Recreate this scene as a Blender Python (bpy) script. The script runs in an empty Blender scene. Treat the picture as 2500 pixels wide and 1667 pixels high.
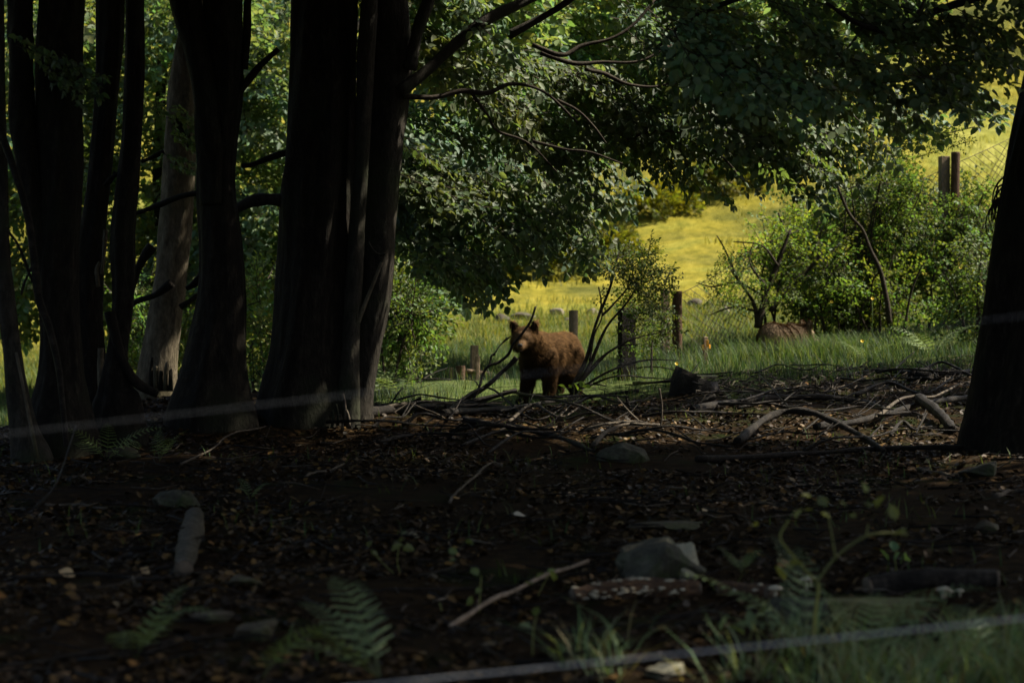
import bpy, bmesh, math, random
import numpy as np
from mathutils import Vector, Matrix

random.seed(7)
rng = np.random.default_rng(11)
sc = bpy.context.scene
COL = sc.collection
PI = math.pi

# ------------------------------------------------------------------ camera
CAM_Z = 1.5
cam = bpy.data.cameras.new('camera')
cam.lens = 75.0
cam.sensor_width = 36.0
cam.sensor_fit = 'HORIZONTAL'
cam.clip_start = 0.1
cam.clip_end = 3000
cam.dof.use_dof = True
cam.dof.focus_distance = 24.0
cam.dof.aperture_fstop = 2.0
camo = bpy.data.objects.new('camera', cam)
camo.location = (0, 0, CAM_Z)
camo.rotation_euler = (PI / 2, 0, 0)
COL.objects.link(camo)
sc.camera = camo

# ------------------------------------------------------------------ light
SUN_EL, SUN_AZ = math.radians(50), math.radians(77)      # azimuth measured from +Y towards +X
SUN_DIR = Vector((math.sin(SUN_AZ) * math.cos(SUN_EL), math.cos(SUN_AZ) * math.cos(SUN_EL), math.sin(SUN_EL)))
w = bpy.data.worlds.new('World')
sc.world = w
w.use_nodes = True
nt = w.node_tree
bg = nt.nodes['Background']
sky = nt.nodes.new('ShaderNodeTexSky')
sky.sky_type = 'NISHITA'
sky.sun_disc = False
sky.dust_density = 3.0
sky.ozone_density = 0.4
sky.sun_elevation = SUN_EL
sky.sun_rotation = SUN_AZ
nt.links.new(sky.outputs[0], bg.inputs[0])
bg.inputs[1].default_value = 0.068
sl = bpy.data.lights.new('sun', 'SUN')
sl.energy = 5.0
sl.angle = math.radians(0.5)
sl.color = (1.0, 0.92, 0.76)
so = bpy.data.objects.new('sun', sl)
so.rotation_euler = SUN_DIR.to_track_quat('Z', 'Y').to_euler()
so.location = SUN_DIR * 60
COL.objects.link(so)
sc.view_settings.view_transform = 'Standard'
sc.view_settings.look = 'None'
sc.view_settings.exposure = 1.3
sc.view_settings.gamma = 1.0
sc.view_settings.use_curve_mapping = False
cy = sc.cycles
cy.max_bounces = 6
cy.diffuse_bounces = 3
cy.glossy_bounces = 2
cy.transmission_bounces = 4
cy.transparent_max_bounces = 4
cy.caustics_reflective = False
cy.caustics_refractive = False
cy.use_denoising = True
cy.sample_clamp_indirect = 4.0

# ------------------------------------------------------------------ helpers
K = 0.48 / 2500.0                       # frame widths per photo pixel at one metre


def P(px, py, d):
    return np.array(((px - 1250.0) * K * d, d, CAM_Z - (py - 833.5) * K * d))


def hash2(ix, iy, seed):
    h = (ix.astype(np.int64) * 374761393 + iy.astype(np.int64) * 668265263 + seed * 144665) & 0x7fffffff
    h = ((h ^ (h >> 13)) * 1274126177) & 0x7fffffff
    return ((h ^ (h >> 16)) & 0xffff) / 65535.0


def vnoise(x, y, seed=0):
    x = np.asarray(x, float); y = np.asarray(y, float)
    ix = np.floor(x); iy = np.floor(y)
    fx = x - ix; fy = y - iy
    fx = fx * fx * (3 - 2 * fx); fy = fy * fy * (3 - 2 * fy)
    a = hash2(ix, iy, seed); b = hash2(ix + 1, iy, seed)
    c = hash2(ix, iy + 1, seed); d = hash2(ix + 1, iy + 1, seed)
    return (a * (1 - fx) + b * fx) * (1 - fy) + (c * (1 - fx) + d * fx) * fy


def fbm(x, y, seed=0, n=3):
    s = 0; a = 1.0; t = 0
    for i in range(n):
        s = s + a * vnoise(x * 2 ** i, y * 2 ** i, seed + i * 17); t += a; a *= 0.5
    return s / t


def sstep(a, b, x):
    t = np.clip((np.asarray(x, float) - a) / (b - a), 0, 1)
    return t * t * (3 - 2 * t)


_yy = np.arange(-120, 900, 0.5)
_zz = np.interp(_yy, [-120, 0, 8, 27, 29, 33, 40, 60, 75, 140, 220, 300, 900],
                [0, 0, 0, .82, .87, .95, 1.3, 2.5, 5.2, 27, 50, 55, 60])
_k = np.ones(5) / 5
_zz = np.convolve(np.pad(_zz, 2, mode='edge'), _k, mode='valid')


def gz(x, y):
    x = np.asarray(x, float); y = np.asarray(y, float)
    z = np.interp(y, _yy, _zz)
    t = sstep(16, 34, y)
    z = z + t * (0.11 * np.clip(x + 1, -14, 0) + 0.065 * np.clip(x - 1, 0, 16))
    z = z + 0.42 * np.exp(-((x + 3.2) / 1.9) ** 2 - ((y - 22.6) / 1.9) ** 2)
    z = z - 0.17 * np.exp(-((x - 0.2) / 1.7) ** 2 - ((y - 27.2) / 2.2) ** 2)
    near = 1 - sstep(40, 70, y)
    z = z + near * (0.13 * (fbm(x * .45 + 9, y * .45, 3, 2) - .5) + 0.07 * (fbm(x * 1.7, y * 1.7, 5, 2) - .5))
    z = z + (1 - near) * (3.2 * (fbm(x * .045, y * .045, 8, 3) - .5) + .5 * (fbm(x * .3, y * .3, 12, 2) - .5))
    return z


def G(px, py, dmin=6.0, dmax=60.0):
    """where the sight line through a photo pixel meets the ground"""
    d = np.arange(dmin, dmax, 0.04)
    x = (px - 1250.0) * K * d
    z = CAM_Z - (py - 833.5) * K * d
    hit = np.nonzero(gz(x, d) >= z)[0]
    i = hit[0] if len(hit) else len(d) - 1
    return np.array((x[i], d[i], float(gz(x[i], d[i]))))


def tag(o, label=None, cat=None, group=None, kind=None):
    if label: o['label'] = label
    if cat: o['category'] = cat
    if group: o['group'] = group
    if kind: o['kind'] = kind
    return o


def thing(name, label, cat, loc=(0, 0, 0), group=None, rz=0.0):
    o = bpy.data.objects.new(name, None)
    o.empty_display_size = 0.2
    COL.objects.link(o)
    o.location = tuple(float(v) for v in loc)
    o.rotation_euler = (0, 0, rz)
    return tag(o, label, cat, group)


def mesh_np(name, V, F, mat, parent=None, col=None, smooth=True, world=True):
    """V (n,3), F (m,k) all of one polygon size; F may also be a list of such arrays"""
    V = np.ascontiguousarray(V, dtype=np.float32)
    if parent is not None and world:
        V = V - np.array(parent_world(parent), dtype=np.float32)
    Fs = F if isinstance(F, list) else [F]
    Fs = [np.asarray(f, dtype=np.int32) for f in Fs if len(f)]
    me = bpy.data.meshes.new(name)
    me.vertices.add(len(V))
    me.vertices.foreach_set('co', V.ravel())
    nl = sum(f.size for f in Fs); npoly = sum(len(f) for f in Fs)
    me.loops.add(nl)
    me.loops.foreach_set('vertex_index', np.concatenate([f.ravel() for f in Fs]))
    me.polygons.add(npoly)
    tot = np.concatenate([np.full(len(f), f.shape[1], np.int32) for f in Fs])
    st = np.concatenate(([0], np.cumsum(tot)[:-1])).astype(np.int32)
    me.polygons.foreach_set('loop_start', st)
    me.polygons.foreach_set('loop_total', tot)
    me.polygons.foreach_set('use_smooth', np.full(npoly, smooth, dtype=bool))
    me.update(calc_edges=True)
    if col is not None:
        a = me.color_attributes.new('col', 'FLOAT_COLOR', 'POINT')
        c4 = np.ones((len(V), 4), np.float32); c4[:, :3] = col
        a.data.foreach_set('color', c4.ravel())
    if mat: me.materials.append(mat)
    o = bpy.data.objects.new(name, me)
    COL.objects.link(o)
    if parent is not None: o.parent = parent
    return o


def parent_world(p):
    v = Vector(p.location)
    while p.parent:
        p = p.parent; v = v + Vector(p.location)
    return v


def crom(pts, n):
    p = np.asarray(pts, float)
    if len(p) == 2:
        t = np.linspace(0, 1, n)[:, None]
        return p[0] * (1 - t) + p[1] * t
    q = np.vstack((2 * p[0] - p[1], p, 2 * p[-1] - p[-2]))
    out = []
    ts = np.linspace(0, len(p) - 1, n)
    for t in ts:
        i = min(int(t), len(p) - 2); u = t - i
        a, b, c, d = q[i], q[i + 1], q[i + 2], q[i + 3]
        out.append(.5 * ((2 * b) + (c - a) * u + (2 * a - 5 * b + 4 * c - d) * u * u + (3 * b - a - 3 * c + d) * u ** 3))
    return np.array(out)


def tube(pts, radii, sides=8, rough=0.0, seed=0, lobes=None, cap=True):
    """closed tube along pts; returns V, [quads, tris]"""
    pts = np.asarray(pts, float); n = len(pts)
    radii = np.broadcast_to(np.asarray(radii, float), (n,))
    T = np.gradient(pts, axis=0)
    T /= np.maximum(np.linalg.norm(T, axis=1, keepdims=True), 1e-9)
    up = np.array((0, 0, 1.0)) if abs(T[0][2]) < .8 else np.array((1.0, 0, 0))
    u = np.cross(T[0], up); u /= np.linalg.norm(u)
    ang = np.linspace(0, 2 * PI, sides, endpoint=False)
    V = np.empty((n, sides, 3))
    s = np.concatenate(([0], np.cumsum(np.linalg.norm(np.diff(pts, axis=0), axis=1))))
    for i in range(n):
        u = u - T[i] * np.dot(u, T[i]); u /= max(np.linalg.norm(u), 1e-9)
        v = np.cross(T[i], u)
        r = np.full(sides, radii[i])
        if rough:
            r = r * (1 + rough * (fbm(np.cos(ang) * 1.6 + seed * 3.1 + 20, np.sin(ang) * 1.6 + s[i] * 1.3 / max(radii.max() * 4, .2), seed, 3) - .5) * 2)
        if lobes is not None:
            r = r + lobes(s[i], ang)
        V[i] = pts[i] + r[:, None] * (np.cos(ang)[:, None] * u + np.sin(ang)[:, None] * v)
    V = V.reshape(-1, 3)
    i = np.arange(n - 1)[:, None] * sides
    j = np.arange(sides)[None, :]; j2 = (j + 1) % sides
    Q = np.stack((i + j, i + j2, i + sides + j2, i + sides + j), -1).reshape(-1, 4)
    Tn = np.zeros((0, 3), int)
    if cap:
        a = len(V)
        V = np.vstack((V, pts[:1], pts[-1:]))
        jj = np.arange(sides); jn = (jj + 1) % sides
        t1 = np.stack((np.full(sides, a), jn, jj), -1)
        b = (n - 1) * sides
        t2 = np.stack((np.full(sides, a + 1), b + jj, b + jn), -1)
        Tn = np.vstack((t1, t2))
    return V, [Q, Tn]


class MB:
    """collects tubes and loose meshes into one mesh"""
    def __init__(s): s.V = []; s.Q = []; s.T = []; s.C = []; s.n = 0

    def add(s, V, F, col=None):
        V = np.asarray(V, float)
        for f in (F if isinstance(F, list) else [F]):
            f = np.asarray(f, int)
            if not len(f): continue
            (s.Q if f.shape[1] == 4 else s.T).append(f + s.n)
        s.V.append(V); s.n += len(V)
        s.C.append(np.broadcast_to(np.asarray(col if col is not None else (1, 1, 1), float), (len(V), 3)))

    def build(s, name, mat, parent=None, smooth=True, col=False):
        F = []
        if s.Q: F.append(np.vstack(s.Q))
        if s.T: F.append(np.vstack(s.T))
        return mesh_np(name, np.vstack(s.V), F, mat, parent, np.vstack(s.C) if col else None, smooth)


# ------------------------------------------------------------------ materials
def new_mat(name):
    m = bpy.data.materials.new(name); m.use_nodes = True
    n = m.node_tree.nodes; l = m.node_tree.links
    return m, n, l, n['Principled BSDF']


def ramp(n, stops):
    r = n.new('ShaderNodeValToRGB')
    e = r.color_ramp.elements
    while len(e) > 1: e.remove(e[-1])
    e[0].position = stops[0][0]; e[0].color = (*stops[0][1], 1)
    for p, c in stops[1:]:
        x = e.new(p); x.color = (*c, 1)
    return r


def noise(n, l, scale, detail=6, rough=.6, coord=None, stretch=None):
    t = n.new('ShaderNodeTexNoise')
    t.inputs['Scale'].default_value = scale
    t.inputs['Detail'].default_value = detail
    t.inputs['Roughness'].default_value = rough
    if coord is not None:
        if stretch:
            mp = n.new('ShaderNodeMapping'); mp.inputs['Scale'].default_value = stretch
            l.new(coord, mp.inputs[0]); l.new(mp.outputs[0], t.inputs[0])
        else:
            l.new(coord, t.inputs[0])
    return t


def mix(n, l, a, b, fac, mode='MIX'):
    m = n.new('ShaderNodeMix'); m.data_type = 'RGBA'; m.blend_type = mode
    for sock, v in ((m.inputs[0], fac), (m.inputs[6], a), (m.inputs[7], b)):
        if hasattr(v, 'links') or hasattr(v, 'is_linked'): l.new(v, sock)
        elif isinstance(v, (tuple, list)): sock.default_value = (*v, 1)
        else: sock.default_value = v
    return m.outputs[2]


def bump(n, l, b, src, strength=.4, dist=.02):
    bm = n.new('ShaderNodeBump')
    bm.inputs['Strength'].default_value = strength
    bm.inputs['Distance'].default_value = dist
    l.new(src, bm.inputs['Height']); l.new(bm.outputs[0], b.inputs['Normal'])


def mat_bark(name, c1, c2, c3, rough=.85, moss=None, vert=True, bstr=.7):
    m, n, l, b = new_mat(name)
    co = n.new('ShaderNodeTexCoord').outputs['Object']
    a = noise(n, l, 7, 10, .72, co, (2.4, 2.4, .7) if vert else (1, 1, 1))
    f = noise(n, l, 28, 6, .7, co, (1, 1, .45) if vert else (1, 1, 1))
    c = noise(n, l, 1.1, 4, .6, co)
    r = ramp(n, [(.3, c1), (.52, c2), (.72, c3)])
    l.new(a.outputs[0], r.inputs[0])
    r2 = ramp(n, [(.35, (.55, .55, .55)), (.65, (1.25, 1.25, 1.25))])
    l.new(f.outputs[0], r2.inputs[0])
    o = mix(n, l, r.outputs[0], r2.outputs[0], .8, 'MULTIPLY')
    if moss:
        mr = ramp(n, [(.5, (0, 0, 0)), (.68, (1, 1, 1))])
        l.new(c.outputs[0], mr.inputs[0])
        o = mix(n, l, o, moss, mr.outputs[0])
    l.new(o, b.inputs['Base Color'])
    b.inputs['Roughness'].default_value = rough
    b.inputs['Specular IOR Level'].default_value = .12
    ad = n.new('ShaderNodeMath'); ad.operation = 'ADD'
    l.new(a.outputs[0], ad.inputs[0]); l.new(f.outputs[0], ad.inputs[1])
    bump(n, l, b, ad.outputs[0], bstr, .05)
    return m


def mat_leaf(name, tint=(1, 1, 1), trans=.42, rough=.56, spec=.24, hv=.25):
    m, n, l, b = new_mat(name)
    at = n.new('ShaderNodeAttribute'); at.attribute_name = 'col'
    oi = n.new('ShaderNodeObjectInfo')
    r = ramp(n, [(0, (1 - hv, 1 - hv, 1 - hv * .6)), (1, (1 + hv * .7, 1 + hv * .5, 1 - hv * .2))])
    l.new(oi.outputs['Random'], r.inputs[0])
    c0 = mix(n, l, at.outputs['Color'], tint, 1.0, 'MULTIPLY')
    c = mix(n, l, c0, r.outputs[0], 1.0, 'MULTIPLY')
    l.new(c, b.inputs['Base Color'])
    b.inputs['Roughness'].default_value = rough
    b.inputs['Specular IOR Level'].default_value = spec
    tr = n.new('ShaderNodeBsdfTranslucent')
    ct = mix(n, l, c, (1.7, 1.6, .6), 1.0, 'MULTIPLY')
    l.new(ct, tr.inputs[0])
    ms = n.new('ShaderNodeMixShader'); ms.inputs[0].default_value = trans
    l.new(b.outputs[0], ms.inputs[1]); l.new(tr.outputs[0], ms.inputs[2])
    l.new(ms.outputs[0], n['Material Output'].inputs['Surface'])
    return m


def mat_attr(name, rough=.7, spec=.3, bscale=0, bstr=.4, var=0.0, vscale=20):
    m, n, l, b = new_mat(name)
    at = n.new('ShaderNodeAttribute'); at.attribute_name = 'col'
    o = at.outputs['Color']
    if var:
        co = n.new('ShaderNodeTexCoord').outputs['Object']
        t = noise(n, l, vscale, 5, .65, co)
        r = ramp(n, [(.3, (1 - var,) * 3), (.7, (1 + var,) * 3)])
        l.new(t.outputs[0], r.inputs[0])
        o = mix(n, l, o, r.outputs[0], 1.0, 'MULTIPLY')
        if bstr: bump(n, l, b, t.outputs[0], bstr, .02)
    l.new(o, b.inputs['Base Color'])
    b.inputs['Roughness'].default_value = rough
    b.inputs['Specular IOR Level'].default_value = spec
    return m


def mat_noise(name, stops, scale=6, rough=.75, spec=.3, stretch=None, bstr=.5, bdist=.02, moss=None):
    m, n, l, b = new_mat(name)
    co = n.new('ShaderNodeTexCoord').outputs['Object']
    t = noise(n, l, scale, 8, .68, co, stretch)
    r = ramp(n, stops); l.new(t.outputs[0], r.inputs[0])
    o = r.outputs[0]
    if moss:
        t2 = noise(n, l, scale * .45, 6, .7, co)
        mr = ramp(n, [(.46, (0, 0, 0)), (.6, (1, 1, 1))]); l.new(t2.outputs[0], mr.inputs[0])
        o = mix(n, l, o, moss, mr.outputs[0])
    l.new(o, b.inputs['Base Color'])
    b.inputs['Roughness'].default_value = rough
    b.inputs['Specular IOR Level'].default_value = spec
    bump(n, l, b, t.outputs[0], bstr, bdist)
    return m


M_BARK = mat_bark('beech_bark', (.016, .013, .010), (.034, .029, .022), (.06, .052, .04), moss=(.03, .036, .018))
M_BARKD = mat_bark('shaded_bark', (.0045, .0034, .0024), (.013, .010, .007), (.038, .03, .021), moss=(.014, .016, .008))  # beech bark with deep shade put into its colour
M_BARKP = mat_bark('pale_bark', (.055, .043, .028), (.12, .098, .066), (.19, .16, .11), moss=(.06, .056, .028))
M_TWIG = mat_bark('twig_bark', (.02, .015, .011), (.04, .031, .022), (.06, .05, .036), vert=False, bstr=.3)
M_DEAD = mat_bark('dead_wood', (.006, .0046, .0034), (.015, .0116, .0085), (.045, .036, .027), rough=.6, vert=False, bstr=.6)
M_DEADP = mat_bark('pale_dead_wood', (.035, .027, .02), (.085, .068, .05), (.17, .14, .105), rough=.7, vert=False, bstr=.5)
M_POST = mat_bark('weathered_timber', (.17, .12, .08), (.26, .19, .13), (.36, .27, .19), bstr=.5)
M_POSTD = mat_bark('brown_timber', (.06, .034, .022), (.10, .06, .04), (.15, .095, .065), bstr=.5)
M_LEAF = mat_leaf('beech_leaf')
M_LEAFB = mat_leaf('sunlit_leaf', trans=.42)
M_FERN = mat_leaf('fern_leaf', trans=.35, rough=.5)
M_GRASS = mat_leaf('grass_blade', trans=.35, rough=.6, spec=.12, hv=0)
M_LITTER = mat_attr('dry_leaf', rough=.55, spec=.14)
M_STONE = mat_noise('mossy_stone', [(.3, (.016, .014, .009)), (.52, (.045, .041, .026)), (.72, (.12, .11, .075))], 11, moss=(.024, .032, .008), bstr=1.0, bdist=.04)
M_STONEP = mat_noise('pale_stone', [(.3, (.14, .125, .08)), (.55, (.24, .22, .15)), (.75, (.36, .33, .24))], 9, bstr=.6)
M_STONEB = mat_noise('brown_stone', [(.3, (.022, .016, .010)), (.55, (.06, .045, .026)), (.75, (.13, .10, .06))], 13, bstr=.7, moss=(.05, .05, .02))
M_SLAB = mat_noise('olive_mossy_slab', [(.3, (.05, .046, .018)), (.52, (.11, .10, .034)), (.72, (.2, .185, .09))], 9, moss=(.06, .065, .015), bstr=.9, bdist=.04)
M_STONEM = mat_noise('meadow_stone', [(.3, (.09, .075, .055)), (.55, (.16, .135, .10)), (.75, (.24, .21, .16))], 9, bstr=.6)
M_FUNGUS = mat_noise('pale_fungus', [(.3, (.26, .21, .13)), (.7, (.42, .36, .25))], 30, rough=.6, bstr=.2)
M_FUR = mat_attr('bear_fur', rough=.8, spec=.05)
M_SKIN = mat_attr('bear_coat', rough=.8, spec=.15, var=.35, vscale=22, bstr=.6)
M_NOSE = mat_noise('wet_black_nose', [(.3, (.008, .007, .006)), (.7, (.02, .017, .015))], 40, rough=.3, bstr=.2)
M_EYE = mat_noise('dark_eye', [(.3, (.006, .004, .003)), (.7, (.012, .008, .006))], 10, rough=.1, bstr=0)
M_WIRE = mat_noise('galvanised_wire', [(.3, (.05, .052, .054)), (.7, (.11, .112, .115))], 30, rough=.45, spec=.5, bstr=.1)
M_WIREB = mat_noise('lit_wire', [(.3, (.22, .225, .23)), (.7, (.36, .365, .37))], 30, rough=.45, spec=.5, bstr=.1)  # paler copy of the fence wire, light put into its colour
M_WIRED = mat_noise('rusty_wire', [(.3, (.06, .045, .035)), (.7, (.13, .1, .08))], 30, rough=.5, bstr=.1)
M_FLOWER = mat_noise('yellow_petal', [(.3, (.62, .42, .03)), (.7, (.8, .6, .06))], 60, rough=.5, bstr=.1)
M_ORANGE = mat_noise('orange_plastic', [(.3, (.7, .28, .03)), (.7, (.85, .4, .05))], 30, rough=.4, bstr=.1)


def mat_ground():
    m, n, l, b = new_mat('ground_cover')
    at = n.new('ShaderNodeAttribute'); at.attribute_name = 'col'
    sp = n.new('ShaderNodeSeparateColor'); l.new(at.outputs['Color'], sp.inputs[0])
    co = n.new('ShaderNodeTexCoord').outputs['Object']
    # forest floor
    t1 = noise(n, l, 9, 10, .72, co)
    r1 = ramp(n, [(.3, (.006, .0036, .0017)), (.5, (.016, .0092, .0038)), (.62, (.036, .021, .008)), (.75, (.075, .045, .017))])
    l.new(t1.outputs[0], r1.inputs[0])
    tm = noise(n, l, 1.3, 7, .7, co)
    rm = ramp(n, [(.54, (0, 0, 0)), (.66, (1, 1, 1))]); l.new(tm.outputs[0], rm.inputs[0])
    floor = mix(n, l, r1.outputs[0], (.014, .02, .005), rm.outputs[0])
    # green meadow
    t2 = noise(n, l, 3.0, 10, .72, co)
    r2 = ramp(n, [(.3, (.03, .045, .012)), (.5, (.065, .09, .026)), (.7, (.13, .15, .05))])
    l.new(t2.outputs[0], r2.inputs[0])
    # ripe hill grass
    t3 = noise(n, l, .085, 6, .62, co)
    t4 = noise(n, l, 2.2, 8, .75, co, (1, .5, .5))
    r3 = ramp(n, [(.36, (.035, .042, .009)), (.45, (.10, .10, .02)), (.52, (.20, .172, .022)), (.6, (.175, .178, .032)), (.7, (.26, .252, .062))])
    l.new(t3.outputs[0], r3.inputs[0])
    r4 = ramp(n, [(.32, (.45, .5, .42)), (.5, (.95, .95, .9)), (.68, (1.5, 1.42, 1.6))])
    l.new(t4.outputs[0], r4.inputs[0])
    hill = mix(n, l, r3.outputs[0], r4.outputs[0], 1.0, 'MULTIPLY')
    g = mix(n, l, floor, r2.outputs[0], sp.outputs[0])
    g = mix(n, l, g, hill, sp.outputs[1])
    l.new(g, b.inputs['Base Color'])
    b.inputs['Roughness'].default_value = .95
    b.inputs['Specular IOR Level'].default_value = .04
    bump(n, l, b, t1.outputs[0], 1.0, .06)
    return m


M_GROUND = mat_ground()


# ------------------------------------------------------------------ terrain
def axis(dense, step, far0, far1, grow=1.13):
    a = list(np.arange(dense[0], dense[1], step))
    s = step; v = dense[1]; hi = []
    while v < far1: hi.append(v); s *= grow; v += s
    hi.append(far1)
    s = step; v = dense[0]; lo = []
    while v > far0: s *= grow; v -= s; lo.append(v)
    return np.array(sorted(set(np.round(lo + a + hi, 4))))


gx = axis((-9, 9), .13, -420, 420)
gy = axis((7, 33), .13, -80, 800, 1.06)


def litter_edge(x):
    return 27.0 + .35 * np.clip(x - 1, -6, 6) + 1.4 * (fbm(np.asarray(x) * .6 + 3, np.zeros_like(np.asarray(x, float)), 21, 2) - .5)


def terrain(name, y0, y1):
    ys = gy[(gy >= y0) & (gy <= y1)]
    X, Y = np.meshgrid(gx, ys)
    Z = gz(X, Y)
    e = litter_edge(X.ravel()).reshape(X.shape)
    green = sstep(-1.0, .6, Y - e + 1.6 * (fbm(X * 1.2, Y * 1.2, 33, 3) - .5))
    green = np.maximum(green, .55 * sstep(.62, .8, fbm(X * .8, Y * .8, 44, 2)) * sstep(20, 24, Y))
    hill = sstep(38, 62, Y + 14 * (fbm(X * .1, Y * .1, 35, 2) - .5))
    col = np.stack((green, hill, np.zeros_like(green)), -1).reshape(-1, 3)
    V = np.stack((X, Y, Z), -1).reshape(-1, 3)
    r, c = X.shape
    i = np.arange(r - 1)[:, None] * c; j = np.arange(c - 1)[None, :]
    Q = np.stack((i + j, i + j + 1, i + c + j + 1, i + c + j), -1).reshape(-1, 4)
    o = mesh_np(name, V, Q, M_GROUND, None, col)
    return tag(o, kind='structure')


ya = gy[np.argmin(abs(gy - 30))]; yb = gy[np.argmin(abs(gy - 62))]
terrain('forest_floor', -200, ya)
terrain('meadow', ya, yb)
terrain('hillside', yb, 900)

# ------------------------------------------------------------------ leaves
LEAF_Q = np.array([[0, 1, 2, 3], [0, 3, 4, 5]])


def leaf_shape(L=.075, Wd=.048, fold=.012, droop=.012):
    return np.array([(0, 0, 0), (.3 * L, .5 * Wd, fold), (.68 * L, .42 * Wd, fold * .7 - droop * .4), (L, 0, -droop),
                     (.68 * L, -.42 * Wd, fold * .7 - droop * .4), (.3 * L, -.5 * Wd, fold)])


def rot_z(a):
    c, s = np.cos(a), np.sin(a)
    return np.array(((c, -s, 0), (s, c, 0), (0, 0, 1)))


def rot_x(a):
    c, s = np.cos(a), np.sin(a)
    return np.array(((1, 0, 0), (0, c, -s), (0, s, c)))


def rot_y(a):
    c, s = np.cos(a), np.sin(a)
    return np.array(((c, 0, s), (0, 1, 0), (-s, 0, c)))


def make_spray(r, L=.66, side=5, leafL=.104, step=.062, curl=.12, wide=.55, base=(.074, .118, .06)):
    """a flat spray of leaves: returns leaf verts, quads, colours, twig segments"""
    V = []; C = []; seg = []

    def twig(p0, dirn, ln, w0):
        n = max(3, int(ln / step))
        pts = []
        p = np.array(p0, float); dv = np.array(dirn, float)
        for k in range(n + 1):
            pts.append(p.copy())
            dv = dv + np.array((0, 0, -curl * step / .1 * .25)) + r.normal(0, .05, 3)
            dv /= np.linalg.norm(dv)
            p = p + dv * ln / n
        seg.append((np.array(pts), w0))
        for k in range(1, n + 1):
            yaw = math.atan2(dv[1], dv[0])
            sgn = 1 if k % 2 else -1
            for q in ((sgn,) if k < n else (0, sgn)):
                a = yaw + q * r.uniform(.6, 1.15)
                sc_ = r.uniform(.75, 1.2)
                lf = leaf_shape(leafL * sc_, leafL * .6 * sc_, leafL * r.uniform(.05, .22), leafL * r.uniform(.0, .3))
                R = rot_z(a) @ rot_y(r.normal(.22, .3)) @ rot_x(r.normal(0, .42))
                V.append(lf @ R.T + pts[k])
                b = np.array(base) * r.uniform(.7, 1.3) * np.array((r.uniform(.85, 1.25), 1, r.uniform(.8, 1.3)))
                C.append(np.tile(b, (6, 1)))

    twig((0, 0, 0), (1, 0, .08), L, .006)
    main = seg[0][0]
    for k in range(side):
        t = (k + .6) / (side + .6)
        p = main[min(int(t * (len(main) - 1)), len(main) - 1)]
        s = 1 if k % 2 else -1
        ln = L * wide * (1 - t * .65) * r.uniform(.8, 1.15)
        a = s * r.uniform(.5, .85)
        twig(p, (math.cos(a), math.sin(a), r.normal(0, .1)), ln, .003)
    n = len(V)
    V = np.vstack(V); C = np.vstack(C)
    Q = (LEAF_Q[None] + (np.arange(n) * 6)[:, None, None]).reshape(-1, 4)
    mb = MB()
    for pts, w0 in seg:
        tv, tf = tube(pts[::2] if len(pts) > 4 else pts, np.linspace(w0, w0 * .35, len(pts[::2] if len(pts) > 4 else pts)), 3, cap=False)
        mb.add(tv, tf)
    return V, Q, C, np.vstack(mb.V), np.vstack(mb.Q)


R0 = np.random.default_rng(5)
SPRAYS = [make_spray(R0) for _ in range(8)]
SPRAYS_S = [make_spray(R0, L=.42, side=5, leafL=.042, step=.034, wide=.6, base=(.07, .115, .03)) for _ in range(6)]
SPRAYS_C = [make_spray(R0, L=1.0, side=4, leafL=.2, step=.14, wide=.6, base=(.045, .085, .022)) for _ in range(5)]


def frames(dirs, roll):
    """orthonormal bases (n,3,3) columns = forward, side, normal"""
    f = dirs / np.linalg.norm(dirs, axis=1, keepdims=True)
    up = np.tile(np.array((0, 0, 1.0)), (len(f), 1))
    s = np.cross(up, f); s /= np.maximum(np.linalg.norm(s, axis=1, keepdims=True), 1e-6)
    n = np.cross(f, s)
    c = np.cos(roll)[:, None]; k = np.sin(roll)[:, None]
    s2 = s * c + n * k; n2 = n * c - s * k
    return np.stack((f, s2, n2), -1)


def scatter_sprays(parent, pos, dirs, roll, scale, templates, leafmat, name='foliage', tint=None, twigs=True):
    n = len(pos)
    if n == 0: return
    pick = rng.integers(0, len(templates), n)
    B = frames(dirs, roll) * scale[:, None, None]
    LV, LQ, LC, TV, TQ = [], [], [], [], []
    ol = ot = 0
    tint = np.ones((n, 3)) if tint is None else tint
    for k, (V, Q, C, WV, WQ) in enumerate(templates):
        idx = np.nonzero(pick == k)[0]
        if not len(idx): continue
        v = np.einsum('nij,vj->nvi', B[idx], V) + pos[idx][:, None, :]
        LV.append(v.reshape(-1, 3)); LC.append((C[None] * tint[idx][:, None, :]).reshape(-1, 3))
        LQ.append((Q[None] + (np.arange(len(idx)) * len(V))[:, None, None] + ol).reshape(-1, 4)); ol += len(idx) * len(V)
        if twigs:
            v = np.einsum('nij,vj->nvi', B[idx], WV) + pos[idx][:, None, :]
            TV.append(v.reshape(-1, 3))
            TQ.append((WQ[None] + (np.arange(len(idx)) * len(WV))[:, None, None] + ot).reshape(-1, 4)); ot += len(idx) * len(WV)
    o = mesh_np(name, np.vstack(LV), np.vstack(LQ), leafmat, parent, np.vstack(LC))
    tag(o, kind='stuff')
    if twigs:
        t = mesh_np('twigs', np.vstack(TV), np.vstack(TQ), M_TWIG, parent)
        tag(t, kind='stuff')
    return o


_spray_mesh = {}


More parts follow.
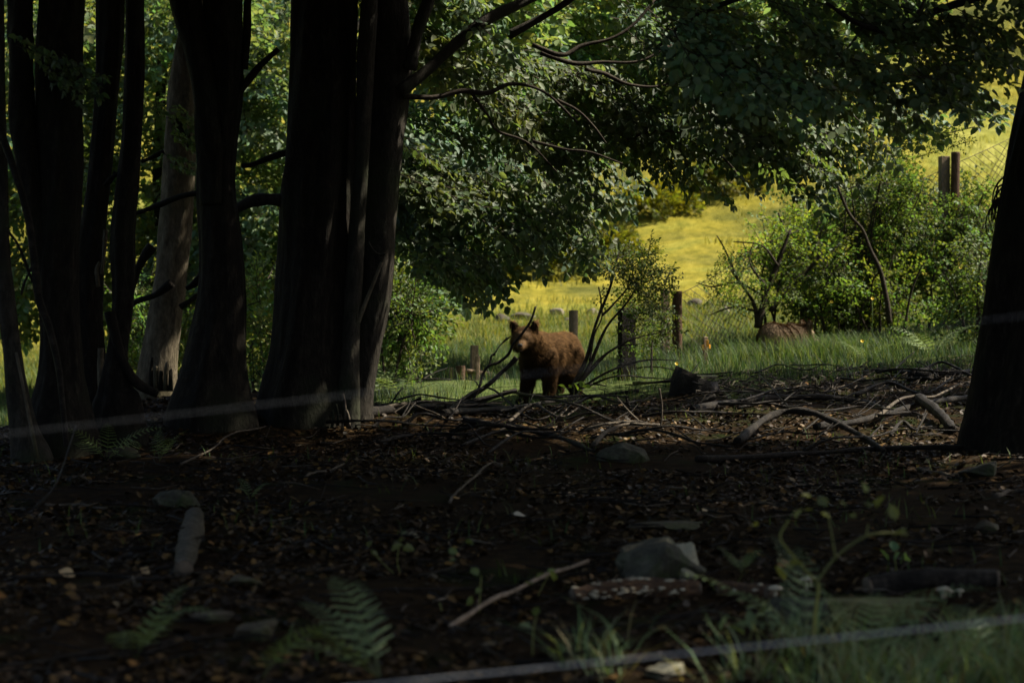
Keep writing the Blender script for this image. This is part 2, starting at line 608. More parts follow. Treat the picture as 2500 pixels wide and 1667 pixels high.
def spray_objects(parent, pos, dirs, roll, scale, templates, key, leafmat):
    """sprays as single parts which share mesh data"""
    for k, (V, Q, C, WV, WQ) in enumerate(templates):
        if (key, k) not in _spray_mesh:
            me_o = mesh_np('leaf_spray', np.vstack((V, WV)), np.vstack((Q, WQ + len(V))), leafmat, None,
                           np.vstack((C, np.tile((.03, .024, .017), (len(WV), 1)))))
            me_o.data.materials.append(M_TWIG)
            mi = np.zeros(len(Q) + len(WQ), np.int32); mi[len(Q):] = 1
            me_o.data.polygons.foreach_set('material_index', mi)
            _spray_mesh[(key, k)] = me_o.data
            bpy.data.objects.remove(me_o)
    B = frames(dirs, roll)
    pw = np.array(parent_world(parent))
    for i in range(len(pos)):
        o = bpy.data.objects.new('leaf_spray', _spray_mesh[(key, int(rng.integers(0, len(templates))))])
        COL.objects.link(o)
        o.parent = parent
        o.matrix_local = Matrix.LocRotScale(Vector(pos[i] - pw), Matrix(B[i].tolist()).to_quaternion(), Vector((scale[i],) * 3))


def in_poly(px, py, poly):
    poly = np.asarray(poly, float)
    inside = np.zeros(len(px), bool)
    j = len(poly) - 1
    for i in range(len(poly)):
        xi, yi = poly[i]; xj, yj = poly[j]
        c = ((yi > py) != (yj > py)) & (px < (xj - xi) * (py - yi) / (yj - yi + 1e-12) + xi)
        inside ^= c; j = i
    return inside


def region(poly, n, d0, d1, seed, thr=.0, nscale=180.0):
    """points in a volume: a patch of the view between two depths, thinned by clumps"""
    poly = np.asarray(poly, float)
    lo = poly.min(0); hi = poly.max(0)
    out = []
    while sum(len(o) for o in out) < n:
        px = rng.uniform(lo[0], hi[0], n * 3); py = rng.uniform(lo[1], hi[1], n * 3)
        d = rng.uniform(d0, d1, n * 3)
        ok = in_poly(px, py, poly) & (fbm(px / nscale + d * .3, py / nscale, seed, 2) > thr)
        out.append(np.stack((px, py, d), -1)[ok])
    a = np.vstack(out)[:n]
    x = (a[:, 0] - 1250) * K * a[:, 2]; z = CAM_Z - (a[:, 1] - 833.5) * K * a[:, 2]
    return np.stack((x, a[:, 2], z), -1)


def limb(parent, pts, d, w0, w1, mat, name='branch', n=None, sides=8, dd=0.0):
    """a branch through photo pixels; width in pixels"""
    q = []
    for i, p in enumerate(pts):
        di = p[2] if len(p) > 2 else d + dd * i / max(len(pts) - 1, 1)
        q.append(P(p[0], p[1], di))
    n = n or max(6, 5 * len(q))
    c = crom(q, n)
    r = np.linspace(w0, w1, n) / 2 * K * d
    r = r * (1 + .12 * np.sin(np.linspace(0, 9, n) + w0))
    V, F = tube(c, r, sides, rough=.12, seed=int(abs(pts[0][0])) % 97)
    return mesh_np(name, V, F, mat, parent)


def trunk(parent, pts, d, mat, name='trunk', sides=26, flare=1.0, rough=.2, seed=1, top=9.5, lean=(0, 0), dshift=0.0, ground=True):
    """pts: (px, py, width) from top to base, photo pixels at depth d"""
    c = [np.append(P(p[0], p[1], d + dshift), p[2] / 2 * K * d) for p in pts][::-1]
    c = np.array(c)
    if ground:
        b = c[0].copy(); b[2] = float(gz(b[0], d)) - .35; b[3] *= 1.12
        c = np.vstack((b, c[c[:, 2] > b[2] + .15]))
    if top:
        t = c[-1].copy(); v = c[-1] - c[-2]
        k = (top - t[2]) / max(v[2], .2)
        k = min(k, 6)
        mid = t + v * k * .5; mid[3] = t[3] * .8; mid[2] = t[2] + (top - t[2]) * .5; mid[0] = t[0] + np.clip(v[0] * k * .5, -.8, .8) + lean[0] * .4
        e = t + v * k; e[3] = t[3] * .35; e[2] = top; e[0] = t[0] + np.clip(v[0] * k, -1.4, 1.4) + lean[0]; e[1] = t[1] + lean[1]
        c = np.vstack((c, mid, e))
    ln = np.sum(np.linalg.norm(np.diff(c[:, :3], axis=0), axis=1))
    n = int(ln / .09)
    q = crom(c, n)
    q[:, 3] = np.maximum(q[:, 3], .012)
    r0 = c[1][3]
    ph = rng.uniform(0, 6.28, 4)

    def lobes(s, ang):
        f = flare * r0 * np.exp(-s / (r0 * 2.2))
        fl = .018 * r0 * np.sin(ang * 9 + ph[0] + s * .4) + .02 * r0 * np.sin(ang * 5 + ph[3] + s * .7)
        fl = fl + r0 * .085 * (fbm(np.cos(ang) * 7 + 30 + ph[0], np.sin(ang) * 7 + 30 + s * 1.1, seed + 40, 3) - .5) * min(1, .16 / r0)
        return f * (.24 + .16 * np.sin(ang * 4 + ph[1]) + .2 * np.sin(ang * 3 + ph[2]) + .16 * np.sin(ang * 2 + ph[0])) + fl
    V, F = tube(q[:, :3], q[:, 3], sides, rough=rough, seed=seed, lobes=lobes if flare else None)
    return mesh_np(name, V, F, mat, parent)


def crown_over(parent, c, rad, n, top_of=None, seed=1, mat=None):
    """the part of a crown above the photograph's frame: coarse sprays on limbs, unseen and placed for shade"""
    u = rng.normal(0, 1, (n, 3)); u /= np.linalg.norm(u, axis=1, keepdims=True)
    r = rng.uniform(.25, 1, n) ** .5
    p = np.array(c) + u * r[:, None] * np.array(rad)
    dirs = u * np.array((1, 1, .15)) + rng.normal(0, .3, (n, 3)); dirs[:, 2] -= .2
    s = rng.uniform(.8, 1.4, n)
    scatter_sprays(parent, p, dirs, rng.normal(0, .4, n), s, SPRAYS_C, mat or M_LEAF, name='crown')
    if top_of is not None:
        mb = MB()
        for k in range(7):
            a = k * 2.4
            e = np.array(c) + np.array(rad) * np.array((math.cos(a), math.sin(a), rng.uniform(-.2, .5))) * .75
            m = (np.array(top_of) * .5 + e * .5) + np.array((0, 0, .4))
            q = crom([top_of, m, e], 10)
            V, F = tube(q, np.linspace(.07, .015, 10), 6)
            mb.add(V, F)
        mb.build('limbs', M_BARK, parent)


def tree_base(px, d):
    x = (px - 1250) * K * d
    return (x, d, float(gz(x, d)))


# ------------------------------------------------------------------ the big trees
# centre: broad beech with a split second stem
D1 = 21.5
T1 = thing('beech_tree', 'broad black beech trunk in the middle with a torn second stem on its right', 'tree', tree_base(750, D1))
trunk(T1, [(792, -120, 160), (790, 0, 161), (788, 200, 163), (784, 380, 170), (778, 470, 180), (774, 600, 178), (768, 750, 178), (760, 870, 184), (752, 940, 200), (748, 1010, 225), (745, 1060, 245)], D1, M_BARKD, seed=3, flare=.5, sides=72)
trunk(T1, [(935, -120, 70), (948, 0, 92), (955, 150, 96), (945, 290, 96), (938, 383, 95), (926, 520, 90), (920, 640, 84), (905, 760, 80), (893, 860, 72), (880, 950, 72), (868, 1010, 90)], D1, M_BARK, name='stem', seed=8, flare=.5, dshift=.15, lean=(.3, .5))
trunk(T1, [(908, -120, 36), (902, 0, 40), (893, 150, 42), (888, 300, 38), (884, 400, 34), (872, 560, 38), (862, 700, 42), (856, 850, 44), (850, 1010, 60)], D1, M_BARK, name='stem', seed=12, flare=.3, dshift=-.22, sides=16, top=7)
limb(T1, [(1000, 170), (1020, 75), (1047, 0), (1075, -90)], D1, 34, 24, M_BARK)
limb(T1, [(975, 225), (1040, 175), (1110, 110), (1190, 48), (1290, 0), (1400, -60)], D1, 34, 22, M_BARK, dd=.8)
limb(T1, [(985, 235), (1060, 238), (1130, 222), (1190, 228), (1250, 205), (1330, 226), (1410, 300)], D1, 16, 6, M_TWIG, dd=.5)
limb(T1, [(1150, 226), (1190, 280), (1215, 320), (1290, 350), (1360, 420)], D1 + .2, 9, 4, M_TWIG, dd=.4)
limb(T1, [(1240, 88), (1320, 45), (1380, 8), (1450, -50)], D1 + .5, 20, 14, M_BARK)
limb(T1, [(1300, 110), (1372, 135), (1420, 112), (1490, 95), (1545, 62), (1600, 0)], D1 + .7, 12, 6, M_TWIG, dd=.5)
limb(T1, [(1320, 130), (1400, 155), (1470, 152), (1560, 150), (1640, 110)], D1 + .9, 12, 5, M_TWIG, dd=.5)
limb(T1, [(1430, 170), (1475, 180), (1530, 205), (1600, 212), (1660, 195)], D1 + .9, 11, 5, M_TWIG, dd=.5)
limb(T1, [(1360, 245), (1410, 270), (1450, 310), (1480, 350)], D1 + .5, 8, 4, M_TWIG)
limb(T1, [(1300, 345), (1380, 365), (1440, 372), (1520, 400)], D1 + .6, 8, 4, M_TWIG)
limb(T1, [(1530, 340), (1600, 320), (1680, 330), (1760, 380), (1830, 460)], D1 + 1.5, 8, 4, M_TWIG)
limb(T1, [(690, 488), (650, 486), (615, 492), (570, 512)], D1, 34, 26, M_BARK)
limb(T1, [(700, 372), (660, 385), (615, 402), (590, 405)], D1, 18, 10, M_BARKD)
# peeled strip of bark and the frayed edges of the tear
limb(T1, [(932, 640), (912, 690), (888, 750), (870, 800), (860, 870), (856, 940)], D1 - .24, 9, 17, M_BARKP, name='torn_bark', sides=6)
limb(T1, [(940, 620), (925, 622), (908, 606), (900, 590)], D1 - .3, 7, 3, M_BARK, name='torn_bark', sides=5)
for k, (a, b) in enumerate([((838, 960), (842, 1030)), ((820, 985), (824, 1040)), ((846, 1000), (852, 1040)), ((812, 1000), (810, 1046)), ((830, 1010), (836, 1050))]):
    limb(T1, [a, ((a[0] + b[0]) / 2 + 3, (a[1] + b[1]) / 2), b], D1 - .48, 5, 8, M_BARK if k % 2 else M_DEADP, name='bark_splinter', n=5, sides=4)
crown_over(T1, (-2.2, 19.5, 8.8), (4.6, 4.4, 2.6), 620, (-1.9, 21.6, 6.5))

# left pair of forked stems
D2 = 21.0
T2 = thing('beech_tree', 'black forked beech trunk with a wide base left of the broad middle trunk', 'tree', tree_base(525, D2))
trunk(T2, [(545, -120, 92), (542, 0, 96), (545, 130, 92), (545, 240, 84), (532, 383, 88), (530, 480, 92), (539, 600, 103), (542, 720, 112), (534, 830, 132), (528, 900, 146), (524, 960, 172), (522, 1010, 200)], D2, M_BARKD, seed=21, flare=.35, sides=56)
trunk(T2, [(430, -120, 76), (452, 0, 74), (472, 90, 68), (490, 170, 66), (505, 260, 64), (516, 380, 66), (522, 500, 60)], D2, M_BARKD, name='stem', seed=25, flare=0, ground=False, dshift=-.12)
limb(T2, [(598, 170), (603, 100), (604, 20), (612, -100)], D2, 16, 22, M_BARKD)
limb(T2, [(572, 240), (600, 205), (632, 165), (680, 120)], D2, 22, 14, M_BARKD)
limb(T2, [(500, 468), (440, 480), (390, 500), (340, 518), (300, 530)], D2, 16, 10, M_BARKD, dd=.4)
limb(T2, [(500, 660), (478, 690), (455, 705)], D2 + .2, 22, 14, M_BARKD)
crown_over(T2, (-3.8, 21.5, 8.8), (3.8, 4.4, 2.6), 480, (-3.0, 21, 6.5))

# pale lit trunk behind
D3 = 23.4
T3 = thing('beech_tree', 'pale sunlit trunk with broken bark near its foot behind the dark stems', 'tree', tree_base(388, D3))
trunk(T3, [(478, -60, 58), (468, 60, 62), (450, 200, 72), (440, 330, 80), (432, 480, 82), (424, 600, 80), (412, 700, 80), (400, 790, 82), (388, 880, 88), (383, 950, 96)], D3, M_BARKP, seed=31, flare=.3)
for k in range(5):
    x = 372 + k * 12
    limb(T3, [(x, 872 + (k * 7 % 5) * 11), (x - 3, 905), (x - 4, 955)], D3 - .40, 5, 14, M_BARKP if k % 2 else M_BARKD, name='loose_bark', n=5, sides=5)
limb(T3, [(372, 600), (345, 640), (322, 700), (310, 760)], D3 + .3, 26, 14, M_BARKD)
limb(T3, [(420, 690), (380, 720), (335, 735), (300, 760)], D3 - .3, 20, 10, M_BARKD)
limb(T3, [(400, 370), (370, 385), (345, 395)], D3 - .3, 12, 8, M_BARKD)
limb(T3, [(425, 290), (455, 330), (462, 362)], D3 - .4, 22, 12, M_BARKD)
limb(T3, [(440, 750), (470, 730), (490, 715)], D3 - .2, 14, 10, M_BARKD)
crown_over(T3, (-1.9, 25.6, 8.8), (3.4, 2.6, 2.0), 330, (-3.3, 23.4, 6))  # unseen crown set beside the trunk so it shades the left ground

# slim stems to the left
D5 = 20.0
T4 = thing('beech_tree', 'slim black stem with a curved foot beside the pale sunlit trunk', 'tree', tree_base(300, D5))
trunk(T4, [(330, -120, 46), (327, 0, 46), (327, 150, 48), (322, 300, 50), (317, 380, 52), (305, 500, 60), (300, 600, 62), (303, 700, 54), (298, 780, 50), (288, 860, 54), (285, 940, 80), (290, 1000, 120)], D5, M_BARKD, seed=41, flare=.6)
limb(T4, [(268, 760), (285, 830), (305, 890), (335, 935), (385, 962)], D5 - .1, 26, 20, M_BARKD, name='root')
limb(T4, [(300, 420), (278, 430), (255, 452)], D5, 14, 9, M_BARKD)
crown_over(T4, (-4.2, 18.6, 9.0), (3.2, 3.0, 2.0), 260, (-3.6, 20, 6.2))
T5 = thing('beech_tree', 'slim dark stem with a pale strip near the ground, second in the left cluster', 'tree', tree_base(228, D5 + .6))
trunk(T5, [(275, -120, 66), (270, 0, 68), (266, 150, 60), (257, 280, 54), (246, 400, 54), (234, 500, 58), (218, 600, 66), (212, 700, 68), (214, 800, 62), (222, 900, 66), (230, 985, 105), (235, 1030, 150)], D5 + .6, M_BARKD, seed=47, flare=.5)
limb(T5, [(244, 640), (236, 660), (240, 700)], D5 + .35, 10, 12, M_BARKP, name='rim_light_strip', n=6, sides=6)  # pale strips modelled on this stem stand in for rim light
limb(T5, [(246, 850), (246, 900), (249, 985)], D5 + .3, 16, 20, M_BARKP, name='rim_light_strip', n=6, sides=8)
limb(T5, [(258, 560), (254, 620), (248, 670)], D5 + .35, 12, 8, M_BARKP, name='rim_light_strip', n=6, sides=6)
limb(T5, [(256, 452), (272, 440), (283, 420)], D5 + .6, 12, 9, M_BARKD)
T6 = thing('beech_tree', 'thick dark twin trunk at the left with a narrow rim of light', 'tree', tree_base(140, D5 - .6))
trunk(T6, [(150, -120, 116), (150, 0, 116), (142, 150, 116), (140, 300, 116), (142, 420, 114), (136, 600, 108), (140, 720, 100), (148, 820, 98), (152, 930, 116), (152, 1020, 160), (150, 1070, 190)], D5 - .6, M_BARKD, seed=53, flare=.5, sides=56)
trunk(T6, [(46, -120, 60), (50, 0, 62), (52, 200, 62), (56, 330, 58), (74, 460, 52), (96, 580, 46), (118, 690, 40)], D5 - .6, M_BARKD, name='stem', seed=57, flare=0, ground=False, dshift=-.1)
crown_over(T6, (-5.8, 19.4, 9.0), (3.6, 4.0, 2.6), 420, (-4.3, 19.4, 6.5))
T7 = thing('slender_tree', 'slender pale-edged trunk leaning at the far left border', 'tree', tree_base(80, D5 - 1.2))
trunk(T7, [(-8, -120, 30), (-6, 0, 30), (-2, 250, 34), (0, 420, 38), (2, 600, 42), (14, 740, 44), (28, 850, 44), (42, 950, 52), (60, 1050, 66), (78, 1130, 100)], D5 - 1.2, M_BARK, seed=61, flare=.4, top=7.5)
limb(T7, [(40, 860), (58, 950), (72, 1020), (92, 1120)], D5 - 1.45, 7, 11, M_BARKP, name='rim_light_strip', n=8, sides=5)  # pale strip stands in for light along the trunk edge
crown_over(T7, (-5.6, 17, 9.0), (3.0, 3.0, 2.0), 230, (-4.6, 18.8, 6.5))
T8 = thing('dead_tree', 'thin dead stem with a bright edge leaning between the left trunks', 'dead tree', tree_base(162, D5 - 1.4))
limb(T8, [(-30, 250), (0, 320), (40, 430), (70, 540), (84, 640), (95, 730), (120, 800), (142, 890), (150, 960), (160, 1060), (163, 1090)], D5 - 1.4, 22, 15, M_DEAD, name='stem', sides=8)
limb(T8, [(84, 640), (60, 690), (52, 720)], D5 - 1.4, 8, 5, M_DEAD)
limb(T8, [(15, 560), (45, 600), (80, 690)], D5 - 1.4, 7, 7, M_DEAD)

# right edge trunk
D9 = 19.5
T9 = thing('beech_tree', 'dark leaning trunk with a flared foot cut by the right border', 'tree', tree_base(2470, D9))
trunk(T9, [(2698, -120, 205), (2668, 0, 205), (2613, 230, 215), (2578, 400, 220), (2560, 500, 222), (2543, 620, 228), (2529, 750, 234), (2514, 860, 242), (2506, 950, 252), (2500, 1030, 268), (2496, 1090, 290)], D9, M_BARKD, seed=71, flare=.5, sides=72, lean=(.8, 0))
rr = np.random.default_rng(3)
for k in range(9):
    x0 = 2466 - rr.uniform(0, 18); y0 = 425 + k * 9 + rr.uniform(-6, 6)
    limb(T9, [(x0, y0), (x0 - rr.uniform(14, 34), y0 + rr.uniform(10, 40)), (x0 - rr.uniform(20, 44), y0 + rr.uniform(40, 75)), (x0 - rr.uniform(4, 36), y0 + rr.uniform(60, 110))], D9 + .1, 5, 2.5, M_TWIG, name='ivy_root', n=9, sides=4)
for k, (x, y) in enumerate([(2410, 775), (2402, 818), (2395, 850), (2412, 700), (2425, 610)]):
    limb(T9, [(x + 14, y + 4), (x - 4, y), (x - 14, y - 5)], D9, 6, 2, M_TWIG, name='dead_twig', n=4, sides=4)
limb(T9, [(2560, -60), (2400, -10), (2250, 40), (2180, 75), (2100, 60), (2020, 10)], D9 - .5, 26, 8, M_BARKD, dd=-1.5)
limb(T9, [(2180, 75), (2235, 40), (2262, -10)], D9 - 1.3, 8, 6, M_TWIG)
limb(T9, [(2110, 60), (2095, 85), (2060, 130)], D9 - 1.4, 8, 5, M_TWIG)
limb(T9, [(2500, -70), (2200, -60), (1900, -30), (1700, 40), (1600, 120)], D9 - 1, 22, 8, M_BARKD, dd=-.5)
crown_over(T9, (6.6, 15.2, 8.6), (5.0, 4.8, 2.8), 720, (7.0, 19.5, 6.5))

crown_over(T9, (4.6, 20.1, 9.4), (5.2, 1.9, 1.8), 400)  # extra crown patch added above the frame to shade the ground

# unseen trees added outside the frame so their crowns shade the floor
for (x, y, c, rad, n, lab) in [
        (8.5, 10.5, (8.5, 11.6, 8.0), (5.2, 4.4, 3.0), 820, 'tall beech added for shade to the right, outside the view'),
        (-7.5, 13.5, (-6.5, 14, 8.0), (5.0, 4.6, 2.6), 500, 'tall beech added for shade to the left, outside the view'),
        (-5.5, -5.5, (-5.0, -4.0, 8.0), (4.0, 4.0, 2.6), 300, 'tall beech added for shade behind the viewpoint'),
        (2.2, 13.0, (2.2, 16.2, 8.8), (4.6, 4.6, 2.4), 600, None),
        (13.0, 24.0, (11.4, 28.4, 8.8), (4.0, 3.0, 2.0), 330, 'tall beech added for shade farther right, outside the view')]:
    if lab is None:
        crown_over(T1, c, rad, n)  # trunkless crown patch added over the foreground for its shade
        continue
    t = thing('beech_tree', lab, 'tree', (x, y, float(gz(x, y))), 'unseen beeches added for shade')
    q = crom([(x, y, float(gz(x, y)) - .3, .34), (x + .1, y, 2.5, .27), (x, y + .2, 5.5, .22), (c[0] * .5 + x * .5, c[1] * .5 + y * .5, 7.5, .12)], 40)
    V, F = tube(q[:, :3], q[:, 3], 20, rough=.1, seed=n)
    mesh_np('trunk', V, F, M_BARKD, t)
    crown_over(t, c, rad, n, (x, y + .1, 6.2))

# ------------------------------------------------------------------ hanging beech foliage
def hang(n, slope=(.8, 0, -.42), jit=.35):
    d = np.tile(np.array(slope), (n, 1)) + rng.normal(0, jit, (n, 3)) * np.array((1, 1.2, .6))
    return d


def tints(n, lo, hi, warm=.15):
    a = rng.uniform(lo, hi, n)
    wv = rng.uniform(-warm, warm, n)
    return np.stack((a * (1 + wv), a, a * (1 - wv)), -1)


def boughs(poly, nb, per, d0, d1, seed, thr, f0=(.8, 0, -.42), roll=.6, half=(.65, .4), nscale=180.0, jit=.16):
    """sprays laid in flat tiers, as beech carries them"""
    c = region(poly, nb, d0, d1, seed, thr, nscale)
    f = np.tile(np.array(f0), (nb, 1)) + rng.normal(0, jit, (nb, 3)) * np.array((1, 1.6, .8))
    rl = rng.normal(roll, .28, nb)
    B = frames(f, rl)
    k = rng.integers(int(per * .6), int(per * 1.4) + 1, nb)
    idx = np.repeat(np.arange(nb), k); n = len(idx)
    o = np.stack((rng.uniform(-half[0], half[0], n), rng.uniform(-half[1], half[1], n), rng.normal(0, .035, n)), -1)
    p = c[idx] + np.einsum('nij,nj->ni', B[idx], o)
    side = o[:, 1] / half[1]
    d = f[idx] + B[idx][:, :, 1] * (side * .5)[:, None] + rng.normal(0, .1, (n, 3))
    return p, d, rl[idx] + rng.normal(0, .18, n), idx


# the middle beech's boughs hang to the lower right over the meadow
MID_LOW = [(930, 400), (1060, 320), (1200, 300), (1320, 330), (1370, 370), (1330, 440), (1250, 505), (1170, 530), (1130, 560), (1110, 630), (1050, 630), (1000, 580), (935, 540)]
MID_MID = [(1100, 260), (1280, 220), (1450, 205), (1600, 190), (1760, 180), (1880, 190), (1850, 270), (1700, 265), (1560, 270), (1430, 300), (1300, 310), (1180, 300)]
MID_UP = [(925, -60), (1210, -60), (1230, 80), (1250, 260), (1000, 320), (940, 360)]
MID_TOP = [(1560, 120), (1700, -60), (1840, 150), (1900, 320), (1640, 300)]
MID_RIGHT = [(1720, 210), (1960, 160), (2220, 160), (2240, 210), (2160, 260), (2060, 290), (1960, 370), (1860, 390), (1760, 340)]
for (poly, nb, per, d0, d1, sd, thr, lo, hi, ns) in [(MID_LOW, 27, 12, 25.0, 27.4, 101, .36, 1.0, 1.6, 160), (MID_MID, 18, 11, 23.2, 24.7, 103, .40, .9, 1.4, 140), (MID_UP, 9, 10, 22.0, 23.4, 105, .42, .9, 1.4, 140),
                                                     (MID_TOP, 6, 9, 23.2, 24.5, 107, .4, .9, 1.4, 140), (MID_RIGHT, 13, 9, 23.2, 25.2, 109, .42, 1.0, 1.6, 120)]:
    p, dv, rl, ix = boughs(poly, nb, per, d0, d1, sd, thr, nscale=ns)
    tn = tints(nb, lo, hi)[ix] * rng.uniform(.88, 1.12, (len(ix), 1))
    scatter_sprays(T1, p, dv, rl, rng.uniform(.75, 1.15, len(p)), SPRAYS, M_LEAF, tint=tn)
edge = []
for (a, b, m) in [((930, 560), (1000, 610), 8), ((1000, 600), (1110, 660), 14), ((1080, 640), (1130, 680), 6), ((1120, 630), (1180, 560), 16), ((1180, 560), (1300, 510), 20), ((1300, 500), (1390, 370), 16),
                  ((1400, 330), (1560, 310), 14), ((1560, 300), (1700, 330), 16), ((1690, 320), (1840, 360), 16), ((1840, 350), (1930, 280), 12), ((1930, 340), (2150, 280), 14)]:
    t = rng.uniform(0, 1, m)
    px = a[0] + (b[0] - a[0]) * t + rng.normal(0, 16, m); py = a[1] + (b[1] - a[1]) * t + rng.normal(0, 16, m) - 12
    dd = rng.uniform(23.6, 26.5, m)
    edge += [P(x, y, d) for x, y, d in zip(px, py, dd)]
tips = np.array([P(x + rng.normal(0, 12), y + rng.normal(0, 12), rng.uniform(22.5, 24.5)) for (x, y) in
                 [(1440, 390), (1480, 400), (1520, 390), (1560, 370), (1610, 380), (1660, 390), (1720, 400), (1780, 400), (1840, 410), (1900, 370), (1960, 340), (2020, 300), (1010, 640), (1060, 650), (1260, 540), (1340, 470)]])
spray_objects(T1, tips, hang(len(tips), (.75, 0, -.62), .12), rng.normal(.2, .3, len(tips)), rng.uniform(.6, .9, len(tips)), SPRAYS, 'beech', M_LEAF)
edge = np.array(edge)
spray_objects(T1, edge, hang(len(edge), (.8, 0, -.5), .2), rng.normal(.55, .45, len(edge)), rng.uniform(.7, 1.15, len(edge)), SPRAYS, 'beech', M_LEAF)

# the right tree's boughs: dark roof at the top right
RP = [(1580, -80), (2210, -80), (2200, 20), (2230, 60), (2180, 110), (2100, 150), (1980, 170), (1900, 200), (1800, 240), (1720, 220), (1640, 130)]
p, dv, rl, ix = boughs(RP, 18, 9, 16.5, 20.5, 131, .46, (.6, 0, -.3), .45, (.5, .32), 120)
scatter_sprays(T9, p, dv, rl, rng.uniform(.7, 1.05, len(p)), SPRAYS, M_LEAF, tint=tints(24, .85, 1.4)[ix])
edge = []
for (a, b, m) in [((2310, 0), (2360, 110), 12), ((2360, 110), (2260, 190), 14), ((2260, 190), (2100, 220), 16), ((2440, 0), (2500, 10), 8), ((2440, -40), (2500, -30), 10), ((1690, 260), (1850, 350), 12)]:
    t = rng.uniform(0, 1, m)
    edge += [P(a[0] + (b[0] - a[0]) * q + rng.normal(0, 14), a[1] + (b[1] - a[1]) * q + rng.normal(0, 14) - 10, rng.uniform(17, 19.5)) for q in t]
edge = np.array(edge)
spray_objects(T9, edge, hang(len(edge), (.7, 0, -.35), .3), rng.normal(0, .45, len(edge)), rng.uniform(.65, 1.0, len(edge)), SPRAYS, 'beech', M_LEAF)

# small sprays in front of the left trunks
for (T, px, py, d) in [(T6, 130, 165, 18.9), (T6, 160, 180, 18.8), (T6, 110, 120, 18.8), (T3, 440, 300, 22.6), (T3, 455, 340, 22.5), (T3, 430, 385, 22.6), (T3, 470, 270, 22.7), (T3, 450, 395, 22.4), (T3, 420, 260, 22.7), (T6, 190, 140, 18.7), (T6, 60, 100, 18.7)]:
    q = np.array([P(px - 40, py - 15, d), P(px - 20, py + 10, d + .1)])
    spray_objects(T, q, hang(2, (.7, -.2, -.4), .3), rng.normal(0, .4, 2), rng.uniform(.6, .85, 2), SPRAYS, 'beech', M_LEAF)

# sunlit trees behind the trunks and behind the hanging boughs
BACK = [
    ('leafy_tree', 'sunlit green tree filling the gap between the two dark left trunks', 535, 40.0, [(520, -80), (720, -80), (720, 560), (690, 700), (640, 640), (600, 760), (530, 700), (500, 300)], 470),
    ('leafy_tree', 'sunlit green tree behind the slim stems at the left', 398, 41.0, [(230, -80), (520, -80), (520, 500), (500, 700), (430, 760), (360, 800), (270, 780), (240, 400)], 480),
    ('leafy_tree', 'sunlit tree seen past the left border trunks', 140, 39.5, [(-120, -80), (230, -80), (240, 300), (130, 620), (60, 800), (-100, 740)], 400),
    ('leafy_tree', 'bright green tree behind the boughs right of the broad middle trunk', 850, 33.5, [(900, -80), (1260, -80), (1240, 260), (1190, 470), (1110, 620), (1000, 690), (900, 640)], 430),
    ('leafy_tree', 'bright yellow-green crown glowing at the top centre behind the bare branches', 800, 36.0, [(1220, -100), (1650, -100), (1660, 120), (1600, 260), (1520, 330), (1400, 330), (1260, 330), (1210, 200)], 380),
    ('leafy_tree', 'green crown behind the dark roof of leaves at the upper right', 2640, 35.0, [(1700, -100), (2300, -100), (2290, 60), (2120, 120), (2000, 220), (1860, 250), (1750, 150)], 260),
]
for (nm, lab, px, d, poly, n) in BACK:
    t = thing(nm, lab, 'tree', tree_base(px, d), 'sunlit trees beyond the wood edge')
    cx = (px - 1250) * K * d
    q = crom([(cx, d, float(gz(cx, d)) - .3, .16), (cx + .1, d + .1, 2.5, .13), (cx - .1, d, 4.5, .1), (cx, d, 8.5, .04)], 30)
    V, F = tube(q[:, :3], q[:, 3], 12, rough=.1, seed=px)
    mesh_np('trunk', V, F, M_BARK, t)
    p = region(poly, n, d - 2.2, d + 2.2, px, .32, 150)
    u = p - np.array((cx, d, 4.0)); u /= np.linalg.norm(u, axis=1, keepdims=True)
    u[:, 2] = u[:, 2] * .3 - .3
    lit_gain = .8 if px < 600 else (1.35 if px == 800 else 1.1)  # scales the leaf colour by how sunlit each tree should look
    scatter_sprays(t, p, u + rng.normal(0, .35, u.shape), rng.normal(0, .5, n), rng.uniform(1.2, 1.9, n), SPRAYS, M_LEAFB, tint=tints(n, 1.2 * lit_gain, 2.0 * lit_gain, .2))
    mb = MB()
    for k in range(9 if px < 2000 else 2):
        e = p[rng.integers(0, n)]
        b = np.array((cx, d, float(np.clip(e[2] - .6, 1.2, 7))))
        cc = crom([b, (b + e) / 2 + np.array((0, 0, .25)), e], 8)
        V, F = tube(cc, np.linspace(.05, .012, 8), 6)
        mb.add(V, F)
    mb.build('limbs', M_BARK, t)

# ------------------------------------------------------------------ shrubs
def shrub(name, label, px, d, poly, n, stems, mat=M_LEAFB, lo=.9, hi=1.5, sc0=1.1, sc1=1.9, dspan=1.2, warm=.2, thr=.36, group=None, slope=(0, 0, .25)):
    t = thing(name, label, 'shrub', tree_base(px, d), group)
    if n:
        n = int(n * .68)
        p = region(poly, n, d - dspan, d + dspan, int(px), thr + .1, 110)
        u = rng.normal(0, .6, (n, 3)) + np.array(slope)
        scatter_sprays(t, p, u, rng.normal(0, .7, n), rng.uniform(sc0, sc1, n), SPRAYS_S, mat, tint=tints(n, lo * 1.1, hi * 1.2, warm))
    if name == 'bush' and px > 1900:
        q_ = np.asarray(poly, float)
        for k in range(7):
            x0 = rng.uniform(q_[:, 0].min() + 15, q_[:, 0].max() - 15); x1 = x0 + rng.normal(25, 45)
            y1 = q_[:, 1].min() + rng.uniform(-30, 120)
            limb(t, [(x0, 810), ((x0 * .7 + x1 * .3) - rng.uniform(0, 20), 810 * .5 + y1 * .5), (x1, y1)], d - 1.0, rng.uniform(5, 9), 2.5, M_TWIG, name='stem', sides=5)
    for (pts, w0, w1) in stems:
        limb(t, pts, d, w0 * 1.3, w1 * 1.3, M_TWIG, name='stem', sides=6, dd=.2)
    return t


